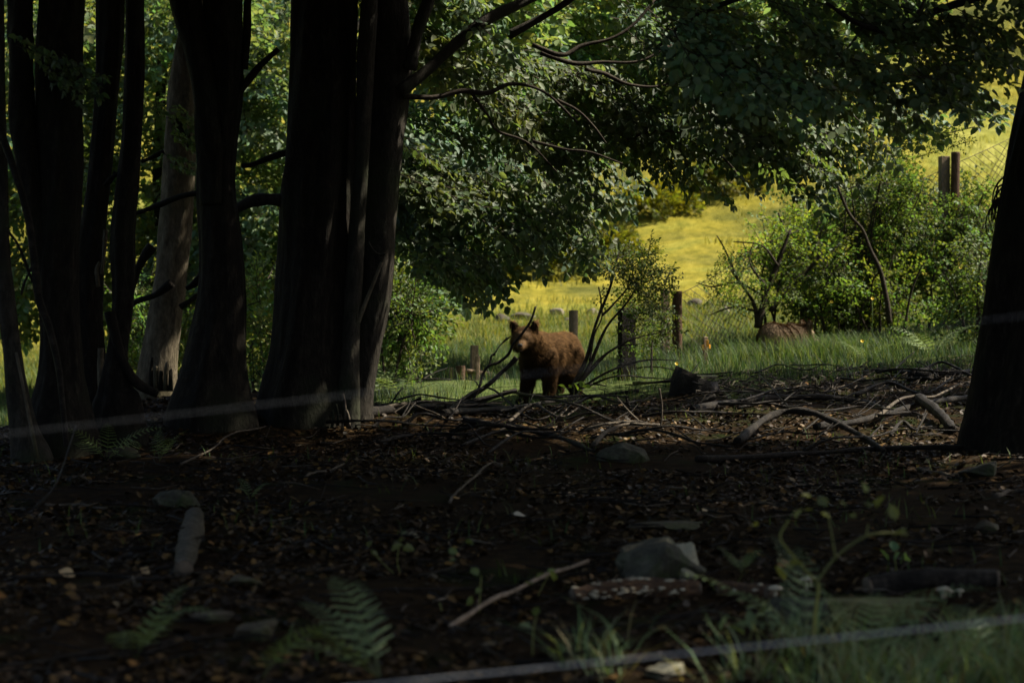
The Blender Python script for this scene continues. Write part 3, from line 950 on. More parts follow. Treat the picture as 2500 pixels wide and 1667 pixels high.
shrub('sapling', 'leafy sapling on bare arching stems just right of the standing bear', 1400, 27.6,
      [(1490, 600), (1560, 610), (1620, 660), (1630, 740), (1590, 780), (1500, 760), (1470, 690)], 150,
      [([(1395, 950), (1430, 880), (1455, 790), (1490, 700), (1500, 650)], 10, 4), ([(1400, 960), (1440, 890), (1480, 800), (1530, 740), (1560, 690)], 9, 3),
       ([(1405, 955), (1460, 880), (1540, 830), (1620, 810)], 7, 2), ([(1400, 960), (1480, 910), (1570, 880), (1660, 880)], 7, 2),
       ([(1440, 880), (1450, 820), (1470, 770), (1462, 700)], 5, 2), ([(1470, 770), (1500, 740), (1540, 690), (1545, 640)], 5, 2),
       ([(1500, 650), (1510, 620), (1505, 590)], 4, 2), ([(1455, 790), (1468, 740), (1461, 702)], 4, 2), ([(1400, 950), (1430, 920), (1500, 850), (1560, 840)], 5, 2)],
      M_LEAF, .5, .8, .6, 1.0, .35)
shrub('bush', 'low leafy plants crowding the dark square post', 1590, 30.4,
      [(1545, 760), (1600, 740), (1640, 800), (1630, 880), (1550, 890), (1530, 830)], 60, [([(1590, 910), (1592, 840), (1600, 780)], 5, 2)], lo=.5, hi=.9, sc0=.8, sc1=1.2)
shrub('thorn_bush', 'dark twiggy thorn bush with lacy branches left of the resting bear', 1800, 36,
      [(1760, 650), (1860, 600), (1950, 610), (1980, 690), (1940, 760), (1800, 760), (1720, 720)], 120,
      [([(1850, 800), (1870, 720), (1900, 640), (1930, 560)], 16, 6), ([(1850, 800), (1840, 740), (1800, 680), (1770, 640)], 10, 3), ([(1880, 760), (1930, 700), (1990, 640), (2010, 600)], 12, 5),
       ([(1860, 720), (1800, 690), (1740, 700), (1700, 690)], 6, 2), ([(1850, 760), (1790, 750), (1730, 770)], 6, 2), ([(1800, 680), (1770, 610), (1750, 575)], 5, 2),
       ([(1870, 700), (1830, 640), (1840, 590)], 6, 2), ([(1900, 650), (1860, 600), (1790, 590)], 5, 2)], M_LEAF, .8, 1.2, .7, 1.2)
shrub('bush', 'yellow-green bush in front of the slope left of the leaning sapling', 1960, 39,
      [(1880, 560), (1960, 500), (2040, 520), (2060, 600), (2040, 700), (1960, 760), (1880, 700), (1850, 560)], 460,
      [([(1960, 800), (1955, 700), (1930, 600), (1900, 520)], 10, 4), ([(1970, 800), (2000, 680), (2010, 560)], 10, 4)], lo=1.0, hi=1.7)
shrub('bush', 'green bush with bare lower stems between the sapling and the plank post', 2120, 38,
      [(2050, 480), (2130, 420), (2230, 440), (2270, 590), (2240, 700), (2120, 720), (2040, 640)], 480,
      [([(2110, 780), (2120, 700), (2130, 600), (2160, 500)], 10, 4), ([(2080, 790), (2070, 690), (2080, 560)], 9, 4), ([(2050, 800), (2040, 700), (2020, 600)], 12, 4), ([(2200, 740), (2230, 640), (2290, 560), (2360, 520)], 7, 3)], lo=.9, hi=1.6)
shrub('bush', 'green bush growing round the plank post by the wire fence', 2300, 38.5,
      [(2250, 530), (2330, 490), (2410, 500), (2440, 640), (2420, 760), (2320, 790), (2240, 720)], 400,
      [([(2290, 760), (2310, 690), (2340, 610), (2400, 520)], 8, 3), ([(2330, 760), (2370, 690), (2420, 600)], 9, 4), ([(2260, 740), (2240, 650), (2250, 560)], 6, 3)], lo=1.0, hi=1.6)
shrub('bush', 'low green bush under the boughs on the bank behind the resting bear', 2030, 37,
      [(1960, 640), (2080, 620), (2200, 660), (2230, 760), (2120, 800), (2000, 790)], 360,
      [([(2050, 800), (2060, 740), (2090, 680)], 8, 3), ([(2120, 800), (2110, 740), (2130, 690)], 8, 3)], lo=.8, hi=1.4)
shrub('bush', 'bright bush at the right under the leaning trunk', 2390, 34,
      [(2320, 640), (2420, 600), (2480, 660), (2470, 820), (2380, 840), (2310, 780)], 260, [([(2390, 830), (2400, 740), (2430, 660)], 7, 3)], lo=.9, hi=1.5)
S = thing('sapling', 'bare curved sapling rising across the bushes on the bank', 'sapling', tree_base(2170, 35.2))
limb(S, [(2172, 790), (2166, 740), (2150, 665), (2125, 610), (2105, 560), (2075, 525), (2050, 470), (2035, 430), (1990, 415), (1940, 450)], 35.2, 13, 4, M_TWIG, name='stem')
limb(S, [(2045, 455), (2070, 420), (2090, 395), (2085, 370)], 35.2, 5, 2, M_TWIG)
limb(S, [(2050, 470), (2090, 455), (2120, 450)], 35.2, 4, 2, M_TWIG)
limb(S, [(2038, 445), (2045, 410), (2040, 380)], 35.2, 4, 2, M_TWIG)
limb(S, [(2150, 660), (2130, 690), (2125, 760)], 35.2, 5, 3, M_TWIG)
shrub('hanging_branch', 'light green leafy shoots just under the dark leaf roof above the plank post', 2330, 30,
      [(2180, 300), (2280, 285), (2390, 300), (2400, 350), (2330, 370), (2250, 390), (2140, 380)], 60, [([(2200, 345), (2260, 320), (2310, 325), (2380, 310)], 4, 2)], M_LEAF, .9, 1.4, .6, 1.0, .6)
shrub('bush', 'fresh green bush left of the low timber posts', 960, 29,
      [(900, 700), (950, 690), (1000, 730), (1010, 800), (990, 850), (940, 860), (900, 820)], 260, [([(960, 940), (980, 850), (1010, 760)], 7, 3), ([(940, 940), (930, 830), (920, 740)], 7, 3)], lo=.9, hi=1.4)
shrub('bush', 'yellow-lit bush in the gap between the broad trunk and the forked trunk', 640, 31,
      [(590, 700), (690, 660), (700, 900), (640, 960), (590, 930)], 110, [([(640, 960), (650, 850), (680, 740)], 7, 3), ([(620, 960), (610, 860), (640, 800)], 6, 3)], lo=.9, hi=1.5, warm=.3)
shrub('bush', 'bush glimpsed between the pale trunk and the slim stem', 330, 31,
      [(280, 720), (370, 700), (460, 760), (460, 930), (330, 950), (290, 880)], 110, [([(350, 960), (350, 850), (370, 760)], 7, 3)], lo=.9, hi=1.5, warm=.3)
# bushes on the far hill
for (px, d, w_, h_, lab) in [(1600, 96, 5.0, 3.4, 'dark round bush on the yellow hill above the sapling'), (1480, 104, 4.0, 2.2, 'low dark bush on the yellow hill behind the hanging leaves'),
                            (2470, 120, 7, 5, 'dark bush high on the yellow hill at the right border'), (1335, 68, 2.6, .5, 'low olive bush on the hill above the back of the bear'), (1600, 80, 2.6, .6, 'low olive bush on the yellow slope behind the sapling'), (1770, 82, 2.4, .6, 'dull green bush on the slope over the round post'), (1480, 72, 2.0, .35, 'small dull bush between two olive bushes on the slope'), (1720, 110, 4, 1.5, 'small tawny bush on the yellow hill')]:
    x = (px - 1250) * K * d
    t = thing('hill_bush', lab, 'bush', (x, d, float(gz(x, d))))
    n = 130
    u = rng.normal(0, 1, (n, 3)); u /= np.linalg.norm(u, axis=1, keepdims=True); u[:, 2] = abs(u[:, 2])
    q = np.array((x, d, float(gz(x, d)))) + u * rng.uniform(.4, 1, n)[:, None] * np.array((w_ / 2, w_ / 2, h_))
    scatter_sprays(t, q, u + rng.normal(0, .4, (n, 3)), rng.normal(0, .6, n), rng.uniform(.7, 1.1, n), SPRAYS_C, M_LEAFB, tint=tints(n, .9, 1.4, .1) * np.array((1.7, 1.05, .5)), twigs=False)

# ------------------------------------------------------------------ grass and litter
def blades(name, xy, h0, h1, wd, cols, lean=.35, mat=M_GRASS):
    n = len(xy)
    z = gz(xy[:, 0], xy[:, 1])
    h = rng.uniform(h0, h1, n)
    a = rng.uniform(0, 2 * PI, n); dx, dy = np.cos(a), np.sin(a)
    sx, sy = -dy * wd / 2, dx * wd / 2
    l1 = rng.uniform(.05, lean, n) * h; l2 = l1 * 2.6
    b = np.stack((xy[:, 0], xy[:, 1], z - .02), -1)
    s = np.stack((sx, sy, np.zeros(n)), -1)
    m = b + np.stack((dx * l1, dy * l1, h * .6), -1)
    t = b + np.stack((dx * l2, dy * l2, h), -1)
    V = np.stack((b - s, b + s, m - s * .8, m + s * .8, t), 1).reshape(-1, 3)
    o = (np.arange(n) * 5)[:, None]
    Q = np.array([[0, 1, 3, 2]]) + o
    T = np.array([[2, 3, 4]]) + o
    c = cols[rng.integers(0, len(cols), n)] * rng.uniform(.7, 1.3, n)[:, None]
    ob = mesh_np(name, V, [Q, T], mat, None, np.repeat(c, 5, 0))
    return tag(ob, kind='stuff')


def view_pts(n, y0, y1, k0, k1, wgt=1.0):
    y = y0 + (y1 - y0) * rng.uniform(0, 1, n) ** wgt
    x = rng.uniform(k0, k1, n) * y * .24
    return np.stack((x, y), -1)


# bank and meadow grass
p = view_pts(88000, 26.5, 42, -1.1, 1.1)
e = litter_edge(p[:, 0])
p = p[(p[:, 1] > e - .2 + rng.normal(0, .6, len(p))) & (fbm(p[:, 0] * .9, p[:, 1] * .9, 71, 2) > .34)]
hk = 1 - .93 * np.exp(-((p[:, 0] - .1) / 1.9) ** 2 - ((p[:, 1] - 28.8) / 3.0) ** 2)
p = p[rng.uniform(0, 1, len(p)) < hk]
o = blades('bank_grass', p, .05, .27, .0085, np.array([(.03, .062, .028), (.042, .08, .036), (.066, .10, .05), (.024, .05, .024), (.10, .11, .055)]))  # blade colours kept darker and cooler to stand for shade
o['label'] = 'green grass covering the bank beyond the forest floor'
p = np.stack((4.5 + rng.normal(0, .8, 2600), 32.9 + rng.normal(0, .35, 2600)), -1)
o = blades('tall_grass', p, .18, .48, .010, np.array([(.045, .085, .035), (.065, .11, .045), (.10, .13, .06)]), lean=.5)
o['label'] = 'tall grass in front of the half hidden bear'
p = view_pts(46000, 40, 62, -1.15, 1.15)
o = blades('meadow_grass', p, .08, .26, .016, np.array([(.08, .11, .03), (.11, .125, .035), (.06, .09, .028), (.15, .14, .035)]))
o['label'] = 'sunny meadow grass at the foot of the hill'
p = view_pts(42000, 60, 125, -1.15, 1.15, .8)
p = p[fbm(p[:, 0] * .22, p[:, 1] * .13, 75, 3) > .4]
o = blades('hill_grass', p, .12, .34, .035, np.array([(.12, .115, .018), (.18, .16, .022), (.065, .075, .014), (.21, .2, .038)]))
o['label'] = 'ripe yellow grass on the far hill'
# grass at the bottom right
p = view_pts(9000, 8.6, 11.8, .1, 1.15)
fx = p[:, 0] / (p[:, 1] * .24)
p = p[(fbm(p[:, 0] * 3.1, p[:, 1] * 3.1, 81, 3) > .66 - .2 * sstep(.4, .8, fx) + rng.normal(0, .05, len(p))) & (p[:, 1] < 9.7 + .22 * p[:, 0] + .7 * fbm(p[:, 0] * 2.3, p[:, 1] * 0, 82, 2) - .35)]
o = blades('foreground_grass', p, .06, .27, .009, np.array([(.10, .165, .07), (.15, .21, .10), (.21, .25, .13), (.17, .15, .08)]), lean=.8)
o['label'] = 'soft green grass tufts along the bottom right'
p = view_pts(2600, 9, 27, -1.1, 1.1, .8)
p = p[fbm(p[:, 0] * 1.1, p[:, 1] * 1.1, 83, 2) > .6]
o = blades('sparse_grass', p, .05, .16, .008, np.array([(.05, .085, .03), (.08, .11, .04)]), lean=.5)
o['label'] = 'sparse grass blades poking through the leaf litter'


def litter(name, n, y0, y1, s0, s1, cols, k=1.12):
    xy = view_pts(n, y0, y1, -k, k, .85)
    e = litter_edge(xy[:, 0])
    xy = xy[xy[:, 1] < e + rng.normal(0, .5, len(xy))]
    n = len(xy)
    xy = xy[fbm(xy[:, 0] * 1.3, xy[:, 1] * .8, 91, 3) > rng.uniform(.28, .62, n)]; n = len(xy)
    s = s0 + (s1 - s0) * rng.uniform(0, 1, n) ** 1.8
    base = np.array([(-.5, 0, 0), (-.1, .3, .1), (.35, .24, .06), (.55, 0, .02), (.3, -.26, .1), (-.15, -.3, .04)])
    yaw = rng.uniform(0, 2 * PI, n); pit = rng.normal(0, .35, n); rol = rng.normal(0, .4, n)
    cyw, syw = np.cos(yaw), np.sin(yaw)
    f = np.stack((cyw * np.cos(pit), syw * np.cos(pit), np.sin(pit)), -1)
    B = frames(f, rol)
    V = np.einsum('nij,vj->nvi', B * s[:, None, None], base)
    V = V + np.stack((xy[:, 0], xy[:, 1], gz(xy[:, 0], xy[:, 1]) + s * .12 + .004), -1)[:, None, :]
    Q = (np.array([[0, 1, 2, 3], [0, 3, 4, 5]])[None] + (np.arange(n) * 6)[:, None, None]).reshape(-1, 4)
    c = cols[rng.integers(0, len(cols), n)] * rng.uniform(.5, 1.5, n)[:, None]
    o = mesh_np(name, V.reshape(-1, 3), Q, M_LITTER, None, np.repeat(c, 6, 0))
    return tag(o, kind='stuff')


o = litter('leaf_litter', 110000, 7.5, 30, .014, .075, np.array([(.024, .013, .0045), (.012, .007, .0026), (.044, .024, .007), (.085, .048, .014), (.008, .005, .0025), (.028, .016, .0065)]))
o['label'] = 'brown dead leaves covering the forest floor'
o = litter('pale_leaf_litter', 1500, 8, 31, .015, .08, np.array([(.15, .10, .04), (.12, .07, .028), (.17, .125, .07), (.14, .068, .02)]))
o['label'] = 'scattered pale dead leaves on the forest floor'


def twig_litter(n, y0, y1, k0, k1, l0, l1, r0, r1, mat, name, label):
    mb = MB()
    xy = view_pts(n, y0, y1, k0, k1)
    for (x, y) in xy:
        L = rng.uniform(l0, l1); a = rng.uniform(-1.5, 1.5)
        dx, dy = math.cos(a) * L / 2, math.sin(a) * L / 2
        m = rng.normal(0, .06 * L, 2)
        q = np.array([(x - dx, y - dy), (x + m[0], y + m[1]), (x + dx, y + dy)])
        r = rng.uniform(r0, r1)
        z = gz(q[:, 0], q[:, 1]) + r + np.array((rng.uniform(0, .05), rng.uniform(.0, .05), rng.uniform(0, .09)))
        V, F = tube(np.column_stack((q, z)), np.array((r, r * .85, r * .5)), 4)
        mb.add(V, F)
    o = mb.build(name, mat)
    tag(o, label=label, kind='stuff')


twig_litter(850, 8, 29.5, -1.1, 1.1, .12, .6, .003, .009, M_DEAD, 'twig_litter', 'dark broken twigs strewn over the forest floor')
twig_litter(110, 10, 30, -.9, 1.1, .12, .5, .003, .008, M_DEADP, 'pale_twig_litter', 'pale peeled twigs strewn over the forest floor')
twig_litter(800, 24.5, 30.5, .35, 1.0, .05, .2, .005, .014, M_DEADP, 'wood_chips', 'pale wood chips in the lit strip at the foot of the grassy bank')


# ------------------------------------------------------------------ rocks
def rock(name, label, px, py, w_, h_, mat, dep=.8, seed=1, flat=.0, cat='rock', rz=0.0, sub=5, sink=.32, group=None, d=None):
    c = G(px, py) if d is None else np.append(P(px, py, d)[:2], float(gz(P(px, py, d)[0], d)))
    s = K * c[1]
    bm = bmesh.new()
    bmesh.ops.create_icosphere(bm, subdivisions=sub, radius=1)
    V = np.array([v.co[:] for v in bm.verts])
    r = np.random.default_rng(seed)
    # planes cut the ball into facets
    for k in range(11):
        nrm = r.normal(0, 1, 3); nrm /= np.linalg.norm(nrm)
        h = r.uniform(.45, .8)
        t = V @ nrm - h
        V = V - np.maximum(t, 0)[:, None] * nrm * .92
    nz = fbm(V[:, 0] * 2.2 + seed, V[:, 1] * 2.2 + V[:, 2] * 1.7, seed, 4) - .5
    n2 = fbm(V[:, 0] * 7 + seed, V[:, 1] * 7 + V[:, 2] * 6, seed + 5, 3) - .5
    V = V * (1 + .26 * nz + .10 * n2)[:, None]
    if flat: V[:, 2] = np.where(V[:, 2] > flat, flat + (V[:, 2] - flat) * .15, V[:, 2])
    V = V * np.array((w_ / 2 * s, w_ / 2 * s * dep, h_ * s * .62)) @ rot_z(rz).T
    V[:, 2] -= V[:, 2].min() * (1 - sink)
    for v, co in zip(bm.verts, V): v.co = co
    me = bpy.data.meshes.new(name); bm.to_mesh(me); bm.free()
    me.materials.append(mat)
    o = bpy.data.objects.new(name, me); COL.objects.link(o)
    o.location = c - np.array((0, 0, h_ * s * .2))
    for f in me.polygons: f.use_smooth = True
    return tag(o, label, cat, group)


rock('rock', 'mossy grey boulder with a pale broken face near the fungus log', 1590, 1410, 270, 165, M_STONE, .7, 4)
rock('rock', 'pale broken stone face leaning on the mossy boulder', 1668, 1412, 110, 120, M_STONEP, .5, 9, rz=.5)
rock('slab_stone', 'long flat slab with mossy top at the lower right', 2140, 1530, 350, 150, M_SLAB, .6, 12, flat=.3)
rock('slab_stone', 'dark end stone leaning left of the long mossy slab', 1960, 1525, 200, 130, M_STONE, .7, 15, flat=.4)
rock('flat_stone', 'thin flat brown stone on the litter above the mossy boulder', 1620, 1290, 210, 46, M_STONEB, .6, 21, flat=.3)
rock('rock', 'dark square-ended block under the peeled branch', 1530, 1125, 150, 66, M_STONE, .6, 25)
rock('flat_stone', 'rounded tan stone right of the foreground log stub', 590, 1428, 120, 36, M_STONEB, .6, 31)
rock('flat_stone', 'brown flat stone at the lower left, tilted towards the ferns', 510, 1515, 120, 44, M_STONEB, .7, 35, flat=.3)
rock('flat_stone', 'large tan stone behind the lower left fern', 620, 1560, 150, 62, M_STONEB, .7, 39)
rock('rock', 'pale stone at the bottom border right of the middle', 1630, 1655, 140, 44, M_STONEP, .6, 41)
rock('rock', 'small stone with a dark shaded side on the litter at the right', 2400, 1300, 80, 44, M_STONEB, .7, 45)
rock('rock', 'moss-covered stone behind the foreground log stub', 440, 1235, 150, 60, M_STONE, .7, 47)
rock('rock', 'dark hump of stone beneath the right trunk', 2400, 1160, 120, 50, M_STONE, .7, 49)
rock('rock', 'low grey stone at the left beside the dead stem', 300, 1115, 110, 34, M_STONEB, .6, 51)
for (px, py, w_, h_, lab, sd) in [(1224, 773, 50, 22, 'tawny boulder in the meadow left of the bear', 61), (1275, 764, 66, 30, 'grey boulder in the meadow behind the ears of the bear', 62), (1360, 757, 58, 22, 'pale limestone rock in the meadow over the back of the bear', 63),
                                  (1385, 777, 30, 12, 'small pale stone in the meadow left of the short post', 64), (1445, 756, 40, 18, 'pale stone in the meadow behind the arching stems', 65), (1700, 735, 50, 34, 'brown boulder right of the round post', 66), (1770, 752, 40, 22, 'pale stone far behind the thorn bush', 67)]:
    c = G(px, py + h_ // 2, 30, 110)
    rock('meadow_rock', lab, px, py, w_, h_, M_STONEM if 'pale' in lab else M_STONEB, .7, sd, d=float(c[1]), sub=3)

# ------------------------------------------------------------------ fallen wood
def stick(name, label, pts, w0, w1, mat, lift=.0, fork=None, cat='branch', group=None, sides=8, part=None):
    """fallen branch lying through ground points given by photo pixels (px, py[, height])"""
    q = []
    for p_ in pts:
        g = G(p_[0], p_[1])
        g[2] += (p_[2] if len(p_) > 2 else 0) + lift
        q.append(g)
    q = np.array(q)
    s = K * q[:, 1].mean()
    n = 6 * len(q)
    c = crom(q, n); r = np.linspace(w0, w1, n) / 2 * s
    r *= 1 + .14 * np.sin(np.linspace(0, 7 + w0, n))
    c[:, 2] = np.maximum(c[:, 2], gz(c[:, 0], c[:, 1]) + r * .55)
    c[:, 2] += .02 * (fbm(np.arange(n) * .35 + w0, np.arange(n) * 0. + pts[0][0], 5, 2) - .5)
    V, F = tube(c, r, sides, rough=.16, seed=int(pts[0][0]) % 89)
    if fork is None:
        o = mesh_np(name, V, F, mat)
        return tag(o, label, cat, group)
    t = thing(name, label, cat, q[0], group)
    mesh_np('shaft', V, F, mat, t)
    for f in fork:
        qq = np.array([np.append(G(a[0], a[1])[:2], G(a[0], a[1])[2] + (a[2] if len(a) > 2 else .05)) for a in f[0]])
        cc = crom(qq, 5 * len(qq))
        V, F = tube(cc, np.linspace(f[1], f[2], len(cc)) / 2 * s, 6, rough=.12)
        mesh_np('fork', V, F, mat, t)
    return t


def air(name, label, chains, d, mat, cat='branch', base=None):
    """standing or leaning dead branch: chains of photo pixels at one depth"""
    b = chains[0][0][0]
    t = thing(name, label, cat, P(b[0], b[1], d))
    for k, (pts, w0, w1) in enumerate(chains):
        limb(t, pts, d, w0, w1, mat, name='shaft' if k == 0 else 'fork', sides=7, dd=(.1 if k else 0))
    return t


air('dead_branch', 'thin forked dead branch rising across the face of the standing bear',
    [([(1135, 1086), (1109, 1058), (1113, 1046), (1147, 990), (1169, 948), (1180, 911), (1195, 892), (1216, 885), (1241, 865), (1253, 840), (1268, 823), (1295, 785), (1308, 748)], 8, 6),
     ([(1195, 893), (1199, 871), (1209, 861), (1222, 842), (1247, 821)], 5, 3), ([(1170, 946), (1160, 930), (1144, 926)], 4, 2), ([(1209, 861), (1206, 868), (1203, 864)], 4, 2), ([(1222, 842), (1236, 826), (1240, 823)], 3, 2)], 26.2, M_DEAD)
air('dead_branch', 'curved blade-like stick leaning left of the front legs of the bear', [([(1085, 1000), (1120, 982), (1180, 948), (1228, 906), (1248, 888), (1261, 872)], 12, 12)], 26.4, M_DEAD)
air('dead_branch', 'blunt log end pointing up from the brush below the bear', [([(1040, 1012), (1125, 988), (1190, 972), (1262, 952)], 16, 12)], 26.1, M_DEAD)
air('dead_branch', 'short stub sticking out of the brush right of the middle trunk', [([(880, 1022), (940, 1000), (985, 990), (1028, 972)], 16, 9), ([(955, 985), (975, 955), (984, 948)], 5, 3), ([(888, 972), (900, 985), (915, 996)], 9, 5)], 25.4, M_DEAD)
air('dead_branch', 'stout forked branch standing in the brush right of the middle', [([(1650, 1062), (1667, 1050), (1684, 1020), (1715, 985), (1748, 966)], 24, 13), ([(1684, 1022), (1640, 1005), (1600, 1000)], 8, 4)], 24.0, M_DEAD)
air('dry_stalk', 'thin yellowish stalk standing upright among the fallen branches', [([(1583, 1142), (1600, 1100), (1612, 1050), (1616, 995), (1610, 948)], 6, 4)], 21.5, M_DEADP, 'stalk')
air('dead_branch', 'thin twig crossing the brush left of the stalk', [([(1560, 1050), (1545, 1010), (1533, 985), (1528, 965)], 9, 6)], 24.6, M_DEAD)
stick('fallen_branch', 'long dark branch lying along the rise right of the middle', [(1690, 1010), (1850, 985), (2000, 978), (2120, 992), (2175, 1018)], 20, 10, M_DEAD, .04)
stick('fallen_branch', 'dark branch running to the foot of the right trunk', [(1990, 1062), (2110, 1045), (2230, 1010), (2370, 985)], 16, 14, M_DEAD, .08)
stick('fallen_branch', 'thin dark branch just above the round log end at the right', [(2170, 915), (2250, 922), (2330, 920), (2390, 915)], 8, 14, M_DEAD, .05)
stick('fallen_branch', 'arched black root-like branch in front of the rise', [(1800, 1085), (1880, 1055, .12), (1960, 1052, .16), (2060, 1075, .1), (2160, 1110)], 22, 14, M_DEAD, .03)
stick('fallen_branch', 'long black branch below the arched one', [(1700, 1130), (1900, 1120), (2150, 1105), (2350, 1100)], 16, 12, M_DEAD, .03)
stick('fallen_branch', 'thick stub of branch leaning by the foot of the right trunk', [(2245, 1008, .1), (2290, 1035, .06), (2325, 1062)], 30, 24, M_DEAD, .05)
stick('fallen_branch', 'long branch lying in front of the bear', [(1080, 1020), (1250, 1008), (1400, 985), (1560, 965)], 14, 9, M_DEAD, .06, fork=[([(1400, 985, .1), (1440, 965, .14), (1480, 960, .1)], 8, 4)])
stick('fallen_branch', 'peeled grey branch gleaming above the square-ended block', [(1450, 1105, .02), (1490, 1085, .08), (1540, 1078, .1), (1610, 1072, .08)], 13, 6, M_DEADP, .06)
stick('fallen_branch', 'dark branch slanting down from the bear to the middle', [(1130, 1040), (1270, 1060), (1370, 1085), (1450, 1120)], 18, 10, M_DEAD, .06)
stick('fallen_branch', 'black fallen limb lying from the broad trunk to the middle', [(830, 1035), (960, 1010), (1120, 1000), (1260, 1010)], 30, 14, M_DEAD, .05)
stick('fallen_branch', 'bent pale twig with a raised end in the open litter', [(1098, 1232), (1112, 1210), (1160, 1178, .03), (1200, 1152, .06), (1226, 1150, .02)], 7, 5, M_DEADP, .02, cat='twig')
stick('fallen_branch', 'long thin pale twig in the shade under the broad trunk', [(440, 1145), (520, 1110, .03), (560, 1085, .06), (650, 1062, .05)], 5, 4, M_DEADP, .03, cat='twig')
stick('fallen_branch', 'thin pale twig lying at the left near the moss stone', [(110, 1236), (180, 1236), (260, 1245)], 8, 6, M_DEADP, .01, cat='twig')
stick('fallen_branch', 'knotted pale twig lying right under the broad trunk', [(745, 1170), (770, 1160), (800, 1155), (840, 1140)], 6, 6, M_DEADP, .02, cat='twig')
stick('fallen_branch', 'tan stick slanting up to the fungus log in the foreground', [(1100, 1535), (1200, 1485, .02), (1320, 1440, .04), (1435, 1402, .05)], 13, 10, M_POST, .02)
stick('fallen_branch', 'dark stick along the left foreground with curled bark', [(30, 1425), (200, 1410), (380, 1420), (520, 1402)], 12, 8, M_DEAD, .02)
stick('fallen_branch', 'smooth dark stick at the bottom left', [(0, 1640), (120, 1622), (260, 1600)], 12, 10, M_DEAD, .02)
stick('fallen_branch', 'slender dark stick crossing the middle foreground', [(780, 1465), (900, 1455), (1060, 1445), (1260, 1440)], 6, 4, M_DEAD, .02)
stick('fallen_branch', 'dark thin stick reaching up at the left', [(80, 1250), (140, 1210, .1), (185, 1150, .35)], 7, 5, M_DEAD, .01)
stick('fallen_branch', 'pale curved stick on the litter at the far right', [(2430, 1215), (2470, 1203), (2520, 1205)], 14, 12, M_DEADP, .01)
stick('fallen_branch', 'thin grey stick left of the pale curved stick', [(2240, 1150), (2300, 1160), (2345, 1165)], 9, 7, M_DEADP, .01)
GRP = 'dead branches strewn along the rise'
used = set()
made = 0
while made < 56:
    px = rng.uniform(900, 2360); py = rng.uniform((935 if px > 1520 or px < 1120 else 985) - .045 * max(px - 1500, 0), 1100)
    L = rng.uniform(90, 330); a = rng.normal(-.06, .22); wd = rng.uniform(3.5, 10); pale = rng.uniform() > .88
    where = ['beside the middle trunk', 'below the standing bear', 'below the low stump', 'on the lit rise', 'near the right trunk'][int(np.digitize(px, (1150, 1450, 1750, 2050)))]
    lab = '%s %s %sbranch %s %s, %s' % ('long' if L > 210 else 'short', 'stout' if wd > 8 else 'thin', 'pale ' if pale else 'dark ', 'rising rightwards' if a < -.12 else ('sinking rightwards' if a > .05 else 'lying level'), where, 'upper one' if py < 1000 else 'lower one')
    if lab in used: continue
    used.add(lab); made += 1
    b_ = rng.normal(0, 16)
    pts = [(px - L / 2 * math.cos(a), py - L / 2 * math.sin(a) * .6), (px - L * .17 * math.cos(a), py + b_ * .4, abs(b_) * .004 + .03), (px + L * .2 * math.cos(a), py - b_ * .3, rng.uniform(0, .08)), (px + L / 2 * math.cos(a), py + L / 2 * math.sin(a) * .6, rng.uniform(0, .15))]
    fk = None
    if rng.uniform() < .5:
        sx = rng.choice((-1, 1))
        m = pts[2]
        fk = [([(m[0], m[1], m[2] + .04), (m[0] + sx * L * .14, m[1] - 14, m[2] + .1), (m[0] + sx * L * .26, m[1] - rng.uniform(10, 34), m[2] + rng.uniform(.1, .2))], wd * .55, wd * .25)]
    stick('dead_branch', lab, pts, wd, wd * .5, M_DEADP if pale else M_DEAD, rng.uniform(.02, .1), group=GRP, sides=6, fork=fk)

